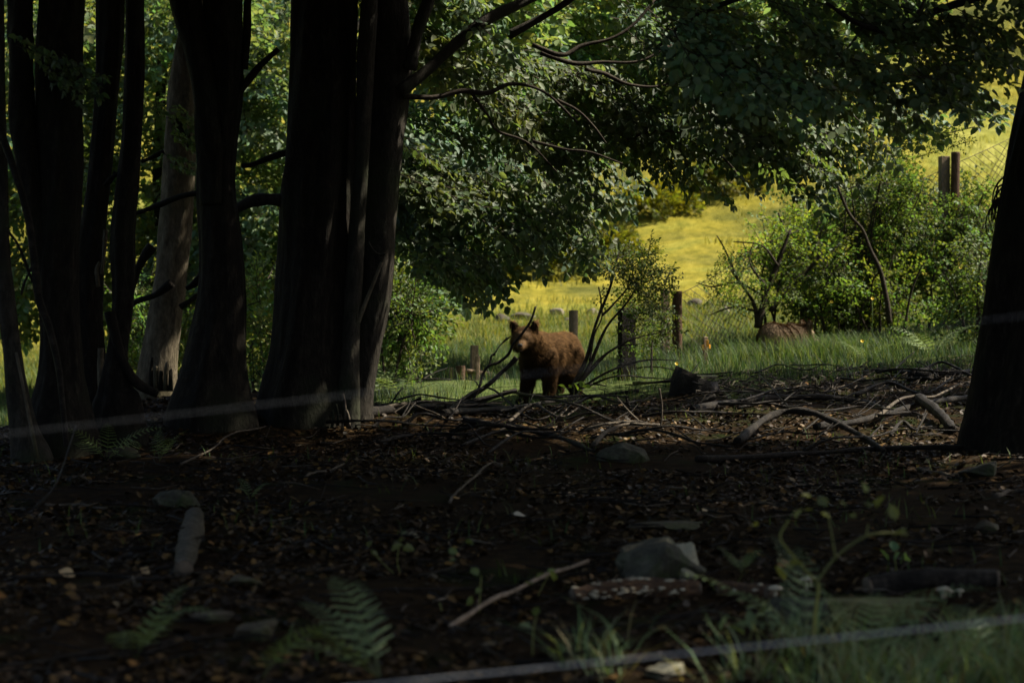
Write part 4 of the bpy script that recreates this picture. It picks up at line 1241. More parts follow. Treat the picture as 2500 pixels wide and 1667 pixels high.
# logs
def log(name, label, a, b, w_, mat, endmat, fungi=0, cat='log', seed=3):
    pa, pb = G(*a), G(*b)
    s = K * (pa[1] + pb[1]) / 2
    t = thing(name, label, cat, (pa + pb) / 2)
    n = 16
    c = crom([pa, (pa + pb) / 2, pb], n); r = np.full(n, w_ / 2 * s) * (1 + .10 * np.sin(np.linspace(0, 5, n) + seed)) * (1.0 if mat is M_BIRCH else (.72 + .28 * np.sin(np.linspace(.25, PI - .25, n)) ** .5))
    c[1:-1] += rng.normal(0, .12 * w_ / 2 * s, (n - 2, 3)) * np.array((.3, 1, .6))
    if mat is M_BIRCH: r = r * (1 + .14 * np.array([0, -1, 0, .3, .8, -1.2, .2, .4, -1, .5, .9, -.6, .3, -1, .2, -.8]))
    c[:, 2] = np.maximum(c[:, 2], gz(c[:, 0], c[:, 1])) + w_ / 2 * s * .45
    V, F = tube(c, r, 22, rough=.12 if mat is M_BIRCH else .3, seed=seed, cap=False)
    mesh_np('bark', V, F, mat, t)
    for i, q in ((0, c[0]), (-1, c[-1])):
        ax = (c[1] - c[0]) if i == 0 else (c[-1] - c[-2])
        ax = ax / np.linalg.norm(ax) * .012 * (-1 if i == 0 else 1)
        V, F = tube([q - ax * .5, q + ax], [r[i] * .97, r[i] * .93], 18, rough=.05, seed=seed)
        mesh_np('cut_end', V, F, endmat, t)
    rr_ = np.random.default_rng(seed)
    for k in range(fungi):
        i = rr_.integers(1, n - 1); u = rr_.uniform(0, 1)
        ctr = c[i] * (1 - u) + c[max(i - 1, 0)] * u
        top = rr_.uniform() < .3
        ang = rr_.uniform(1.2, 1.7) if top else rr_.uniform(-.35, .4)
        nrm = np.array((0, -math.cos(ang), math.sin(ang)))
        pos = ctr + nrm * r[i] * 1.02
        sz = rr_.uniform(.011, .025)
        m = 9
        th = np.linspace(0, 2 * PI, m, endpoint=False)
        ring = np.stack((np.cos(th) * sz * rr_.uniform(.8, 1.3), np.zeros(m) - np.sin(th) * sz * .7 - sz * .4, np.sin(th * 2 + k) * sz * .12), -1)
        V = np.vstack((ring + pos, ring * .45 + pos + np.array((0, -sz * .1, sz * .28)), pos + np.array((0, -sz * .3, -sz * .35))))
        j = np.arange(m); jn = (j + 1) % m
        Q = np.stack((j, jn, m + jn, m + j), -1)
        T_ = np.vstack((np.stack((jn, j, np.full(m, 2 * m)), -1), np.stack((m + j[1:-1], m + jn[1:-1], np.full(m - 2, m)), -1)))
        mesh_np('bracket_fungus', V, [Q, T_], M_FUNGUS, t)
    return t


M_BIRCH = mat_noise('ringed_bark', [(.36, (.010, .007, .004)), (.52, (.045, .036, .022)), (.64, (.12, .10, .068))], 9, stretch=(1.2, 2.5, 5), bstr=1.0, bdist=.04)
M_ROT = mat_noise('rotten_wood', [(.32, (.018, .010, .006)), (.5, (.07, .034, .014)), (.68, (.16, .08, .03))], 16, stretch=(1, 3, 3), bstr=1.0, bdist=.04)
M_CUT = mat_noise('cut_wood', [(.3, (.05, .035, .022)), (.7, (.11, .08, .05))], 20, bstr=.4)
log('log', 'rotten brown log dotted with white bracket fungi in the foreground', (1400, 1470), (1700, 1452), 52, M_ROT, M_CUT, 64, seed=5)
log('log', 'short rotten log lying beyond the end of the fungus log', (1765, 1452), (1880, 1462), 48, M_ROT, M_CUT, 5, seed=8)
log('log', 'pale ringed log stub pointing at the viewer on the left', (448, 1404), (476, 1268), 50, M_BIRCH, M_CUT, 0, seed=11)
log('log', 'dark log lying behind the mossy slab at the right', (2120, 1450), (2430, 1430), 60, M_DEAD, M_CUT, 0, seed=14)
log('log', 'round black log end lying at the foot of the bank', (2225, 930), (2268, 928), 40, M_DEAD, M_DEAD, 0, seed=17)
log('log', 'small dark log piece left of the round log end', (2160, 940), (2195, 940), 16, M_DEAD, M_DEAD, 0, seed=19)
log('log', 'dark blunt log end in the brush left of the bear', (1082, 1002), (1112, 1000), 28, M_DEAD, M_DEAD, 0, seed=23)
# low stump with a flat top
c = G(1700, 958)
t = thing('tree_stump', 'low broken stump with a flat mossy top at the edge of the grass', 'stump', c)
V, F = tube([c + np.array((0, 0, -.2)), c + np.array((0, 0, .0)), c + np.array((0, 0, .16)), c + np.array((.02, 0, .2))], [.34, .31, .28, .27], 22, rough=.3, seed=6)
mesh_np('stump_wood', V, F, M_DEAD, t)
V, F = tube([c + np.array((.02, 0, .195)), c + np.array((.02, 0, .212))], [.26, .24], 22, rough=.3, seed=6)
mesh_np('cut_top', V, F, mat_noise('mossy_cut', [(.3, (.04, .05, .02)), (.7, (.11, .1, .06))], 14), t)


# mushrooms
def mushroom(label, px, py, k, spread, size, seed):
    r = np.random.default_rng(seed)
    c = G(px, py)
    t = thing('mushroom_cluster', label, 'mushrooms', c)
    for i in range(k):
        s = K * c[1]
        o_ = np.array((r.uniform(-spread, spread) * s, r.uniform(-.04, .04), 0))
        h = r.uniform(.4, .9) * size * s; rad = r.uniform(.4, .7) * size * s
        b = c + o_; b[2] = gz(b[0], b[1])
        V, F = tube([b, b + (0, 0, h)], [rad * .25, rad * .2], 8)
        mesh_np('mushroom_stem', V, F, M_FUNGUS, t)
        q = b + np.array((0, 0, h))
        V, F = tube([q + (0, 0, -.1 * rad), q, q + (0, 0, rad * .25), q + (0, 0, rad * .42)], [rad * .9, rad, rad * .72, rad * .2], 14, rough=.2, seed=i)
        mesh_np('mushroom_cap', V, F, M_FUNGUS, t)


mushroom('pale mushroom cluster at the right end of the mossy slab', 2315, 1460, 7, 32, 26, 2)
mushroom('single pale round fungus at the end of the short rotten log', 1894, 1462, 1, 2, 34, 3)
mushroom('pale flat fungus on the litter left of the slab', 1965, 1442, 2, 16, 34, 4)


# large single dead leaves
def big_leaf(label, px, py, size, col, seed):
    r = np.random.default_rng(seed)
    c = G(px, py); s = size * K * c[1]
    n = 9
    t_ = np.linspace(0, 1, n); wv = np.sin(PI * t_ ** .8) * .32
    L = np.stack((t_ - .5, wv, .12 * np.sin(t_ * 5) + .1), -1); Rr = np.stack((t_ - .5, -wv, .1 * np.cos(t_ * 4) + .08), -1); M_ = np.stack((t_ - .5, 0 * t_, .05 * np.sin(t_ * 4) + .02), -1)
    V = np.vstack((L, M_, Rr)) * s @ rot_z(r.uniform(-1, 1)).T @ rot_x(.3).T + c + np.array((0, 0, .02))
    i = np.arange(n - 1)
    Q = np.vstack((np.stack((i, i + 1, n + i + 1, n + i), -1), np.stack((n + i, n + i + 1, 2 * n + i + 1, 2 * n + i), -1)))
    o = mesh_np('fallen_leaf', V, Q, M_LITTER, None, np.tile(col, (3 * n, 1)))
    tag(o, label, 'leaf')


big_leaf('pale curled leaf alone on dark litter in the middle', 1268, 1268, 34, (.42, .36, .26), 1)
big_leaf('tan curled leaf at the left above the ferns', 165, 1412, 50, (.38, .26, .13), 2)
big_leaf('brown folded leaf right of the tan leaf at the left', 355, 1405, 34, (.3, .2, .1), 3)
big_leaf('tan oval leaf lying near the flat brown stone', 1725, 1255, 30, (.34, .25, .14), 4)
big_leaf('orange leaf by the bent pale twig', 1115, 1223, 20, (.38, .22, .08), 5)
big_leaf('round dull leaf in the middle of the foreground', 1012, 1318, 34, (.2, .17, .1), 6)


# ------------------------------------------------------------------ ferns and herbs
def frond_mesh(r, L, arch=.9, pairs=13, w=.22):
    """bracken frond growing along +X, arching down"""
    V = []; Q = []; C = []; mb = MB()
    pts = []
    for k in range(pairs + 1):
        t = k / pairs
        pts.append((L * t * math.cos(arch * t * .5), 0, L * (math.sin(1.1) * t - arch * .62 * t * t)))
    pts = np.array(pts)
    n = 0
    for k in range(2, pairs + 1):
        t = k / pairs
        ln = L * w * (1 - t) ** .75 * (min(1, t * 4)) + .015
        tang = pts[k] - pts[k - 1]; pitch = math.atan2(tang[2], tang[0])
        for s in (-1, 1):
            m = max(4, int(ln / .022))
            a = s * 1.15
            dirn = rot_y(-pitch) @ np.array((math.cos(a), math.sin(a), -.12))
            for j in range(m):
                u = j / m
                base = pts[k] + dirn * ln * u
                wl = ln * .15 * (1 - u * .75) + .004
                for q in (-1, 1):
                    pd = rot_y(-pitch) @ np.array((math.cos(a + q * 1.25), math.sin(a + q * 1.25), r.normal(-.1, .12)))
                    st = dirn * ln / m * .42
                    V += [base - st, base + pd * wl * .6 + st * .25, base + pd * wl, base + st]
                    Q.append((n, n + 1, n + 2, n + 3)); n += 4
                    C += [np.array((.15, .22, .10)) * r.uniform(.75, 1.3)] * 4
    tv, tf = tube(pts, np.linspace(.006, .0015, len(pts)), 4, cap=False)
    V = np.array(V)
    Vv = np.vstack((V, tv)); Qq = np.vstack((np.array(Q), tf[0] + len(V)))
    Cc = np.vstack((np.array(C), np.tile((.09, .11, .04), (len(tv), 1))))
    return Vv, Qq, Cc


RF = np.random.default_rng(9)
FROND_ME = []
for k in range(5):
    V, Q, C = frond_mesh(RF, 1.0, RF.uniform(.8, 1.25), 13, RF.uniform(.2, .27))
    o = mesh_np('frond', V, Q, M_FERN, None, C)
    FROND_ME.append(o.data); bpy.data.objects.remove(o)


def fern(label, px, py, size, n, yaw0=0, spread=PI, seed=1, d=None, group=None):
    r = np.random.default_rng(seed)
    c = G(px, py) if d is None else np.array((*P(px, py, d)[:2], float(gz(P(px, py, d)[0], d))))
    t = thing('fern', label, 'fern', c, group)
    s = size * K * c[1] * (1.35 if py > 1550 else 1.0)
    for k in range(n):
        o = bpy.data.objects.new('frond', FROND_ME[int(r.integers(0, 5))])
        COL.objects.link(o); o.parent = t
        o.scale = (s * r.uniform(.8, 1.2),) * 3
        o.rotation_euler = (r.normal(0, .25), r.uniform(-.45, .05), yaw0 + (k / max(n - 1, 1) - .5) * 2 * spread + r.normal(0, .15))
    return t


fern('fern with a drooping frond at the bottom left', 330, 1610, 210, 5, -.4, 1.2, 1)
fern('pale green fern left of the middle at the bottom', 930, 1660, 250, 5, 2.6, 1.0, 2)
fern('low fern frond lying along the bottom border', 640, 1660, 220, 3, -.3, .6, 3)
fern('small dark fern under the left trunks', 260, 1125, 150, 5, 0, 2.4, 4)
fern('dark fern beside the thin pale twig under the forked trunk', 390, 1125, 110, 4, .2, 1.5, 5)
fern('small fern in the shade below the broad trunk', 610, 1225, 90, 4, 0, 2.0, 6)
fern('bright fern at the wood edge behind the brush, left of the timber posts', 985, 960, 150, 7, 0, PI, 7, 28.2)
fern('bright fern close to the foot of the torn stem', 920, 960, 130, 6, .3, PI, 8, 28.5)
fern('bright bracken in the grass near the right trunk', 2280, 850, 130, 7, 0, PI, 9, 31.5)
fern('low fern leaves in the grass left of the bright bracken', 2110, 850, 90, 6, 0, PI, 10, 32)
fern('small fern by the slab at the right', 1810, 1400, 90, 5, 1.2, 1.2, 11)
fern('feathery fern at the bottom right behind the grass', 2110, 1640, 260, 6, 1.6, 1.8, 12)
fern('arching fern frond in front of the mossy slab', 1960, 1600, 240, 4, 2.4, 1.0, 13)
fern('fern tuft in the bottom right corner', 2420, 1650, 220, 6, 1.4, 2.0, 14)
fern('tiny fern in the brush under the stump', 1790, 985, 60, 4, 0, 2.0, 15)


def herb(label, px, py, chains, leaves, seed, col=(.10, .14, .05), lsz=30, d=None):
    r = np.random.default_rng(seed)
    c = G(px, py) if d is None else np.append(P(px, py, d)[:2], gz(*P(px, py, d)[:2]))
    d = c[1]
    t = thing('herb', label, 'plant', c)
    for (pts, w0, w1) in chains:
        q = crom([P(a[0], a[1], d + .02 * i) for i, a in enumerate(pts)], 5 * len(pts))
        V, F = tube(q, np.linspace(w0, w1, len(q)) / 2 * K * d, 5)
        mesh_np('stem', V, F, M_LEAF, t, np.tile((.16, .17, .06), (len(V), 1)))
    for (a, b) in leaves:
        base = P(a + r.normal(0, 4), b + r.normal(0, 4), d + r.normal(0, .05))
        L = lsz * K * d * r.uniform(.7, 1.3)
        lf = leaf_shape(L, L * .6, L * .12, L * .2)
        R = rot_z(r.uniform(-PI, PI)) @ rot_y(r.normal(-.5, .5)) @ rot_x(r.normal(0, .7))
        mesh_np('leaf', lf @ R.T + base, LEAF_Q, M_LEAF, t, np.tile(np.array(col) * r.uniform(.8, 1.3), (6, 1)))


herb('pale yellowish branching herb in the right foreground', 1985, 1610,
     [([(1985, 1600), (1990, 1500), (1998, 1430), (1980, 1405), (1940, 1360), (1905, 1312), (1925, 1270)], 10, 6), ([(1990, 1425), (2040, 1360), (2110, 1310), (2170, 1300), (2215, 1305)], 8, 6), ([(2040, 1360), (2030, 1300), (2020, 1250)], 5, 3), ([(2115, 1310), (2120, 1280)], 5, 4)],
     [(1985, 1220), (2000, 1245), (1965, 1250), (2020, 1232), (2115, 1205), (2120, 1235), (2140, 1240), (1830, 1280), (1925, 1395), (1915, 1420), (1930, 1380), (2190, 1270), (2065, 1235), (2090, 1255), (2215, 1300), (1935, 1270)], 5, (.15, .17, .06), 34)
herb('bright grass-like stalk bowing at the bottom right', 1970, 1660, [([(1965, 1665), (1990, 1625), (2030, 1585), (2068, 1570)], 10, 5)], [(1960, 1650)], 6)
herb('row of small blurred leaves in the middle of the foreground', 960, 1400, [([(985, 1420), (970, 1370), (980, 1310)], 3, 2), ([(985, 1420), (930, 1370), (905, 1340)], 3, 2)], [(900, 1335), (915, 1360), (930, 1365), (955, 1345), (978, 1310), (985, 1335), (880, 1420), (960, 1325)], 7, (.10, .12, .07), 30)
herb('tall thin herb with upright leaves at the centre bottom', 1175, 1500, [([(1170, 1500), (1172, 1450), (1175, 1405)], 4, 3), ([(1085, 1560), (1080, 1500), (1073, 1470)], 5, 3)], [(1175, 1410), (1170, 1430), (1118, 1345), (1135, 1320), (1140, 1470), (1092, 1375), (1180, 1560), (1185, 1590)], 8, (.12, .16, .06), 30)
herb('seedling with pale leaves above the leaf pile at the right', 2190, 1400, [([(2190, 1400), (2185, 1360), (2190, 1340)], 4, 3)], [(2185, 1345), (2200, 1350), (2210, 1360), (2170, 1370)], 9, (.10, .17, .08), 36)
herb('low leafy plant left of the fungus log', 1310, 1460, [([(1310, 1460), (1330, 1420), (1340, 1400)], 3, 2)], [(1340, 1400), (1305, 1412), (1350, 1425), (1285, 1430), (1295, 1490), (1270, 1500)], 10, (.11, .14, .06), 30)
herb('bright green seedling at the feet of the bear', 1400, 968, [([(1400, 968), (1402, 950), (1398, 938)], 3, 2)], [(1395, 942), (1402, 948), (1408, 955), (1390, 952), (1415, 950), (1425, 945), (1440, 950)], 11, (.14, .22, .05), 22, 26.8)
herb('leafy blurred stems in the lower right middle', 1660, 1600, [([(1300, 1600), (1302, 1540), (1310, 1500)], 5, 3), ([(1500, 1660), (1505, 1610), (1500, 1560)], 5, 3), ([(1830, 1560), (1850, 1500), (1880, 1460)], 4, 3)], [(1305, 1500), (1300, 1530), (1500, 1575), (1760, 1545), (1820, 1555), (1830, 1530), (1870, 1490), (1800, 1590), (1840, 1540)], 12, (.10, .14, .07), 40)
# flowers in the grass
for (px, py, d) in [(1652, 889, 30), (2105, 834, 32), (2345, 589, 34), (2345, 655, 34), (2130, 730, 33), (2030, 738, 34)]:
    c = P(px, py, d)
    lab = {1652: 'yellow flower alone in the grass below the round post', 2105: 'yellow flower in the grass beside the bracken', 2130: 'small orange-yellow flower under the curved sapling', 2030: 'small orange-yellow flower left of the curved sapling'}.get(px, 'orange-yellow flower beside the plank post, ' + ('the upper one' if py < 600 else 'the lower one'))
    t = thing('flower', lab, 'flower', (c[0], c[1], float(gz(c[0], c[1]))), 'yellow flowers on the bank')
    V, F = tube([(c[0], c[1], float(gz(c[0], c[1]))), c], [.003, .003], 4)
    mesh_np('stem', V, F, M_LEAF, t, np.tile((.08, .13, .04), (len(V), 1)))
    mb = MB()
    for k in range(6):
        a = k * PI / 3
        lf = leaf_shape(.035, .026, .004, -.008) @ rot_y(-.4).T @ rot_z(a).T @ rot_x(.9).T + c
        mb.add(lf, LEAF_Q)
    mb.build('petals', M_FLOWER, t)

# ------------------------------------------------------------------ posts and wire fence on the bank
def box(c, sx, sy, sz, taper=.96, rz=0.0):
    V = np.array([(x * (taper if z else 1), y * (taper if z else 1), z) for z in (0, 1) for x, y in ((-.5, -.5), (.5, -.5), (.5, .5), (-.5, .5))]) * np.array((sx, sy, sz))
    V = V @ rot_z(rz).T + np.array(c)
    Q = np.array([(0, 3, 2, 1), (4, 5, 6, 7), (0, 1, 5, 4), (1, 2, 6, 5), (2, 3, 7, 6), (3, 0, 4, 7)])
    return V, Q


def bev(o, w_=.008):
    m = o.modifiers.new('bevel', 'BEVEL'); m.width = w_; m.segments = 2; m.limit_method = 'ANGLE'
    return o


def post_round(parent, px, y0, y1, d, w_, mat, lean=0):
    t_ = P(px, y0, d); b = P(px - lean, y1, d); b[2] = min(b[2], float(gz(b[0], d)) - .2)
    r = w_ / 2 * K * d
    q = crom([b, (b + t_) / 2, t_ - (t_ - b) * .03, t_], 16)
    rad = np.full(16, r); rad[-1] = r * .55; rad[-2] = r * .93
    V, F = tube(q, rad, 16, rough=.06, seed=int(px))
    return mesh_np('post', V, F, mat, parent)


def post_square(parent, px, y0, y1, d, w_, mat, name='post'):
    t_ = P(px, y0, d); z0 = min(P(px, y1, d)[2], float(gz(t_[0], d)) - .2)
    V, Q = box((t_[0], d, z0), w_ * K * d, w_ * K * d * .8, t_[2] - z0, .97, .3)
    return bev(mesh_np(name, V, Q, mat, parent, smooth=False))


DF = 37.0
fence = thing('wire_fence', 'sagging wire mesh fence with timber posts climbing the bank to the right', 'fence', tree_base(1650, DF))
post_round(fence, 1653, 713, 860, DF, 25, M_POSTD)
post_square(fence, 1624, 708, 830, DF + .2, 19, M_POST)
post_round(fence, 2333, 378, 720, DF + 1.2, 22, M_POSTD, lean=8)
post_square(fence, 2305, 382, 560, DF + 1.3, 24, M_POST, name='plank')
for (a, b) in [((1560, 745, DF), (1653, 722, DF)), ((1653, 722, DF), (1850, 600, DF + .5)), ((1850, 600, DF + .5), (2333, 400, DF + 1.2)), ((2333, 400, DF + 1.2), (2620, 250, DF + 2))]:
    A, B = P(*a), P(*b)
    q = crom([A, (A + B) / 2 + np.array((0, 0, -.06)), B], 12)
    V, F = tube(q, .006, 4); mesh_np('top_wire', V, F, M_WIRED, fence)
    # mesh below the wire
    L = np.linalg.norm(B - A); H = 1.25
    mb = MB(); st = .14
    for k in range(int((L + H) / st)):
        for sgn in (1, -1):
            u0 = k * st - (H if sgn > 0 else 0); u1 = u0 + H
            if sgn < 0: u0, u1 = u1, u0
            pts = []
            for v in np.linspace(0, 1, 5):
                u = (u0 + (u1 - u0) * v) / L
                if u < 0 or u > 1: continue
                c_ = A + (B - A) * u + np.array((0, 0, -v * H - .06 * math.sin(PI * u)))
                pts.append(c_)
            if len(pts) > 1:
                V, F = tube(pts, .006, 3, cap=False); mb.add(V, F)
    tag(mb.build('wire_mesh', M_WIRED, fence), kind='stuff')

t = thing('fence_post', 'short round-topped post standing behind the back of the bear', 'post', tree_base(1400, 34))
post_round(t, 1400, 760, 880, 34, 22, M_POST)
t = thing('fence_post', 'thick dark square post in the shade among the arching stems', 'post', tree_base(1548, 31))
post_square(t, 1530, 752, 900, 31, 38, M_BARKD)  # dark bark colour stands in for the shade on this post
t = thing('stile', 'low timber posts with a cross rail in the meadow left of the bear', 'stile', tree_base(1125, 31.5))
post_square(t, 1158, 843, 960, 31.5, 18, M_POST)
post_square(t, 1166, 868, 970, 31.3, 10, M_POST, name='brace')
post_round(t, 1124, 894, 980, 31.2, 23, M_POSTD)
post_square(t, 1102, 897, 980, 31.6, 10, M_POST, name='stake')
A, B = P(1112, 902, 31.3), P(1200, 913, 31.5)
V, F = tube([A, (A + B) / 2, B], .035, 8, rough=.1); mesh_np('rail', V, F, M_POST, t)
t = thing('marker_stub', 'small wooden stub with an orange tag in the grass', 'stub', tree_base(1722, 33))
post_square(t, 1722, 822, 900, 33, 11, M_POST, name='stake')
for k, (px, py, h) in enumerate([(1727, 838, 16), (1716, 848, 12), (1732, 846, 10)]):
    V, Q = box(P(px, py + h / 2, 32.92), .035, .02, h * K * 33, .9, .4 * k)
    bev(mesh_np('orange_tag', V, Q, M_ORANGE, t, smooth=False), .004)
# near fence between the viewpoint and the wood
t = thing('wire_fence', 'blurred pale strand fence close to the viewer', 'fence', (0, 5.7, 0))
for (a, b, wr) in [((-1100, 1185), (3600, 640), .0011), ((-1100, 1868), (3600, 1395), .0026)]:
    A, B = P(*a, 5.7), P(*b, 5.7)
    q = crom([A, (A + B) / 2 + np.array((0, 0, -.006)), B], 24)
    V, F = tube(q, wr, 8); mesh_np('wire', V, F, M_WIRE if wr < .002 else M_WIREB, t)
for px in (-1100, 3600):
    x = P(px, 0, 5.7)[0]
    V, F = tube([(x, 5.77, -.4), (x, 5.77, .8), (x, 5.77, 1.85), (x, 5.77, 1.9)], [.055, .053, .05, .03], 14, rough=.05)
    mesh_np('post', V, F, M_POST, t)


# ------------------------------------------------------------------ bears
def bear(name, label, loc, yaw, head_yaw, head_pitch, cols, head=None, fore=(.0, .0), scale=1.0, seed=1):
    bm = bmesh.new()

    def ell(c, r, R=None):
        m = Matrix.Translation(c) @ (R.to_4x4() if R else Matrix.Identity(4)) @ Matrix.Diagonal((*r, 1))
        bmesh.ops.create_uvsphere(bm, u_segments=20, v_segments=14, radius=1, matrix=m)

    def cap(a, b, ra, rb, n=6):
        a, b = Vector(a), Vector(b)
        for i in range(n + 1):
            t_ = i / n
            r = ra + (rb - ra) * t_
            ell(a.lerp(b, t_), (r, r, r))
    ell((.04, 0, .60), (.26, .215, .27)); ell((-.22, 0, .60), (.32, .235, .275)); ell((-.45, 0, .61), (.3, .245, .275)); ell((-.68, 0, .62), (.27, .235, .28))
    ell((-.02, 0, .79), (.19, .12, .11)); ell((-.84, 0, .66), (.1, .1, .1)); ell((-.62, 0, .78), (.24, .17, .11))
    hc = Vector(head or (.43, 0, .815))
    cap((.08, 0, .68), hc - Vector((.1, 0, .0)), .2, .155)
    H = Matrix.Rotation(head_yaw, 3, 'Z') @ Matrix.Rotation(head_pitch, 3, 'Y')

    def hp(x, y, z): return hc + H @ Vector((x, y, z))
    ell(hc, (.16, .155, .14), H); ell(hp(.0, .085, -.035), (.10, .09, .11), H); ell(hp(.0, -.085, -.035), (.10, .09, .11), H)
    ell(hp(.06, 0, .045), (.1, .11, .075), H)
    for i in range(7):
        u = i / 6
        ell(hp(.10 + .15 * u, 0, -.035 - .02 * u), (.07, .076 - .026 * u, .07 - .022 * u), H)
    for s_ in (1, -1):
        for i in range(4):
            ell(hp(-.035, s_ * (.118 + .012 * i), .095 + .03 * i), (.028, .055 - .003 * i, .052 - .003 * i), H)
    for s_, f in ((1, fore[0]), (-1, fore[1])):
        cap((.04, s_ * .13, .58), (.0 + f * .3, s_ * .15, .38), .145, .105)
        cap((.0 + f * .3, s_ * .15, .38), (.03 + f, s_ * .14, .13), .105, .078)
        cap((.03 + f, s_ * .14, .13), (.05 + f, s_ * .14, .05), .078, .07, 3)
        ell((.095 + f, s_ * .14, .042), (.105, .075, .045))
        for k in range(4): ell((.18 + f, s_ * .14 + (k - 1.5) * .034, .03), (.03, .019, .026))
        cap((-.66, s_ * .11, .58), (-.56, s_ * .15, .36), .19, .13)
        cap((-.56, s_ * .15, .36), (-.76, s_ * .15, .17), .13, .082)
        cap((-.76, s_ * .15, .17), (-.72, s_ * .15, .05), .08, .065, 3)
        ell((-.66, s_ * .15, .042), (.13, .072, .045))
    me = bpy.data.meshes.new('tmp'); bm.to_mesh(me); bm.free()
    o = bpy.data.objects.new('tmp', me); COL.objects.link(o)
    rm = o.modifiers.new('r', 'REMESH'); rm.mode = 'VOXEL'; rm.voxel_size = .0135
    sm = o.modifiers.new('s', 'SMOOTH'); sm.iterations = 14; sm.factor = .5
    ev = o.evaluated_get(bpy.context.evaluated_depsgraph_get())
    em = bpy.data.meshes.new_from_object(ev)
    nV = len(em.vertices)
    V = np.empty(nV * 3, np.float32); em.vertices.foreach_get('co', V); V = V.reshape(-1, 3)
    N = np.empty(nV * 3, np.float32); em.vertices.foreach_get('normal', N); N = N.reshape(-1, 3)
    bpy.data.objects.remove(o)

    Hn = np.array(H)
    hcn = np.array(hc)

    def colour(v):
        base, dark, pale = (np.array(c) for c in cols)
        c = np.tile(base, (len(v), 1))
        leg = sstep(.52, .2, v[:, 2])[:, None]
        c = c * (1 - leg * .5) + dark * leg * .5
        loc_ = (v - hcn) @ Hn
        chest_shade = (sstep(.72, .5, v[:, 2]) * sstep(.08, .2, v[:, 0]))[:, None]
        c = c * (1 - chest_shade * .8) + dark * chest_shade * .8  # shade on the chest put into the coat colour
        mz = (sstep(.05, .2, loc_[:, 0]) * sstep(.3, .1, abs(loc_[:, 1]) + abs(loc_[:, 2]) * .4))[:, None]
        c = c * (1 - mz) + pale * mz
        ear = (sstep(.10, .13, loc_[:, 2]) * sstep(.2, .0, abs(loc_[:, 0])))[:, None] * (np.linalg.norm(loc_, axis=1) < .26)[:, None]
        c = c * (1 - ear * .7) + dark * ear * .7
        rump = sstep(.6, .9, v[:, 2])[:, None]
        return c * (1 + .15 * rump)
    nz = fbm(V[:, 0] * 9, V[:, 1] * 9 + V[:, 2] * 9, seed, 3)[:, None]
    t = thing(name, label, 'bear', loc)
    t.rotation_euler = (0, 0, yaw); t.scale = (scale, scale * .92, scale * 1.03)
    em.name = 'body'
    a = em.color_attributes.new('col', 'FLOAT_COLOR', 'POINT')
    c4 = np.ones((nV, 4), np.float32); c4[:, :3] = colour(V) * (.75 + .5 * nz)
    a.data.foreach_set('color', c4.ravel())
    em.materials.clear(); em.materials.append(M_SKIN)
    for f in em.polygons: f.use_smooth = True
    body = bpy.data.objects.new('body', em); COL.objects.link(body); body.parent = t
    # fur
    r = np.random.default_rng(seed)
    idx = r.integers(0, nV, 62000)
    b, nn = V[idx] + r.normal(0, .006, (len(idx), 3)).astype(np.float32), N[idx]
    loc_ = (b - hcn) @ Hn
    onface = (loc_[:, 0] > .06) & (np.linalg.norm(loc_, axis=1) < .34)
    paw = b[:, 2] < .1
    L = r.uniform(.035, .085, len(b)); L[onface] *= .28; L[paw] *= .35
    low = sstep(.3, .5, b[:, 2]); L = L * (.7 + .3 * low)
    flow = np.tile(np.array((-.75, 0, -.65)), (len(b), 1)) + r.normal(0, .28, (len(b), 3))
    ff = np.sin(b[:, 0] * 21 + b[:, 2] * 17)[:, None] * np.array((.07, 0, -.03))
    flow = flow + ff
    flow = flow - nn * np.sum(flow * nn, 1)[:, None]
    flow /= np.linalg.norm(flow, axis=1, keepdims=True) + 1e-6
    dv = flow + nn * r.uniform(.25, .6, len(b))[:, None]
    dv /= np.linalg.norm(dv, axis=1, keepdims=True)
    sd = np.cross(dv, nn); sd /= np.linalg.norm(sd, axis=1, keepdims=True) + 1e-6
    wd = np.where(onface, .0022, .0042)[:, None]
    tip = b + dv * L[:, None] - np.array((0, 0, .006))
    FV = np.stack((b - sd * wd, b + sd * wd, tip), 1).reshape(-1, 3)
    clump = fbm(b[:, 0] * 16 + b[:, 2] * 9, b[:, 1] * 16 - b[:, 2] * 7, seed + 3, 3)[:, None]
    fc = colour(b) * r.uniform(.55, 1.45, len(b))[:, None] * (.5 + 1.0 * clump)
    ft = fc * np.array((1.35, 1.3, 1.25))
    FC = np.stack((fc, fc, ft), 1).reshape(-1, 3)
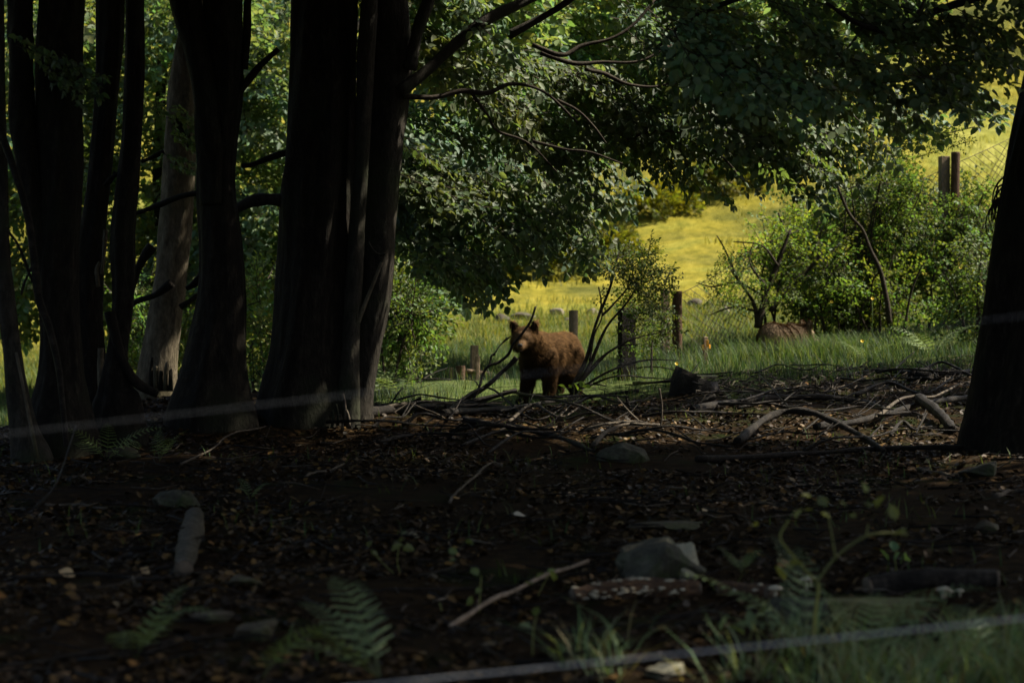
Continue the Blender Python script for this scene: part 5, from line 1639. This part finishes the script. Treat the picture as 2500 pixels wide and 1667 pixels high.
    fo = mesh_np('fur', FV, np.arange(len(FV)).reshape(-1, 3), M_FUR, None, FC, smooth=False)
    fo.parent = t
    # smooth normals taken from the body under the fur
    fo.data.polygons.foreach_set('use_smooth', np.ones(len(fo.data.polygons), bool))
    fo.data.normals_split_custom_set_from_vertices(np.repeat(nn * .62 + dv * .25 + r.normal(0, .22, nn.shape), 3, 0).tolist())

    def bit(nm, c, rad, mat, R=None):
        b_ = bmesh.new(); bmesh.ops.create_uvsphere(b_, u_segments=14, v_segments=10, radius=1)
        m_ = bpy.data.meshes.new(nm); b_.to_mesh(m_); b_.free(); m_.materials.append(mat)
        for f in m_.polygons: f.use_smooth = True
        o_ = bpy.data.objects.new(nm, m_); COL.objects.link(o_); o_.parent = t
        o_.location = c; o_.scale = rad; o_.rotation_euler = (R or H).to_euler()
    bit('nose', hp(.292, 0, -.035), (.026, .036, .026), M_NOSE)
    bit('mouth', hp(.262, 0, -.098), (.05, .026, .006), M_NOSE)
    for s_ in (1, -1): bit('eye', hp(.137, s_ * .062, .022), (.013, .013, .013), M_EYE)
    for s_, f in ((1, fore[0]), (-1, fore[1])):
        for k in range(4):
            V_, F_ = tube(crom([(.19 + f, s_ * .14 + (k - 1.5) * .034, .035), (.225 + f, s_ * .14 + (k - 1.5) * .034, .03), (.25 + f, s_ * .14 + (k - 1.5) * .034, .008)], 6), np.linspace(.008, .002, 6), 6)
            co = mesh_np('claw', V_, F_, M_NOSE, None); co.parent = t
    return t


bp = tree_base(1318, 28.0)
fwd = math.atan2(-.87, -.49)
bear('bear', 'dark brown bear standing and facing the viewer behind the fallen branches', (bp[0], bp[1], bp[2] - .01), fwd, .36, .16,
     ((.052, .028, .0105), (.011, .0066, .0034), (.092, .053, .023)), fore=(-.05, .12), seed=4)
bp2 = tree_base(1935, 33.8)
bear('bear', 'greyish tan bear seen from behind, half hidden by the grass on the bank', (bp2[0], bp2[1], bp2[2] - .37), .95, -.6, .25,
     ((.165, .118, .076), (.135, .098, .062), (.2, .15, .10)), head=(.42, 0, .72), fore=(0, .08), seed=9)
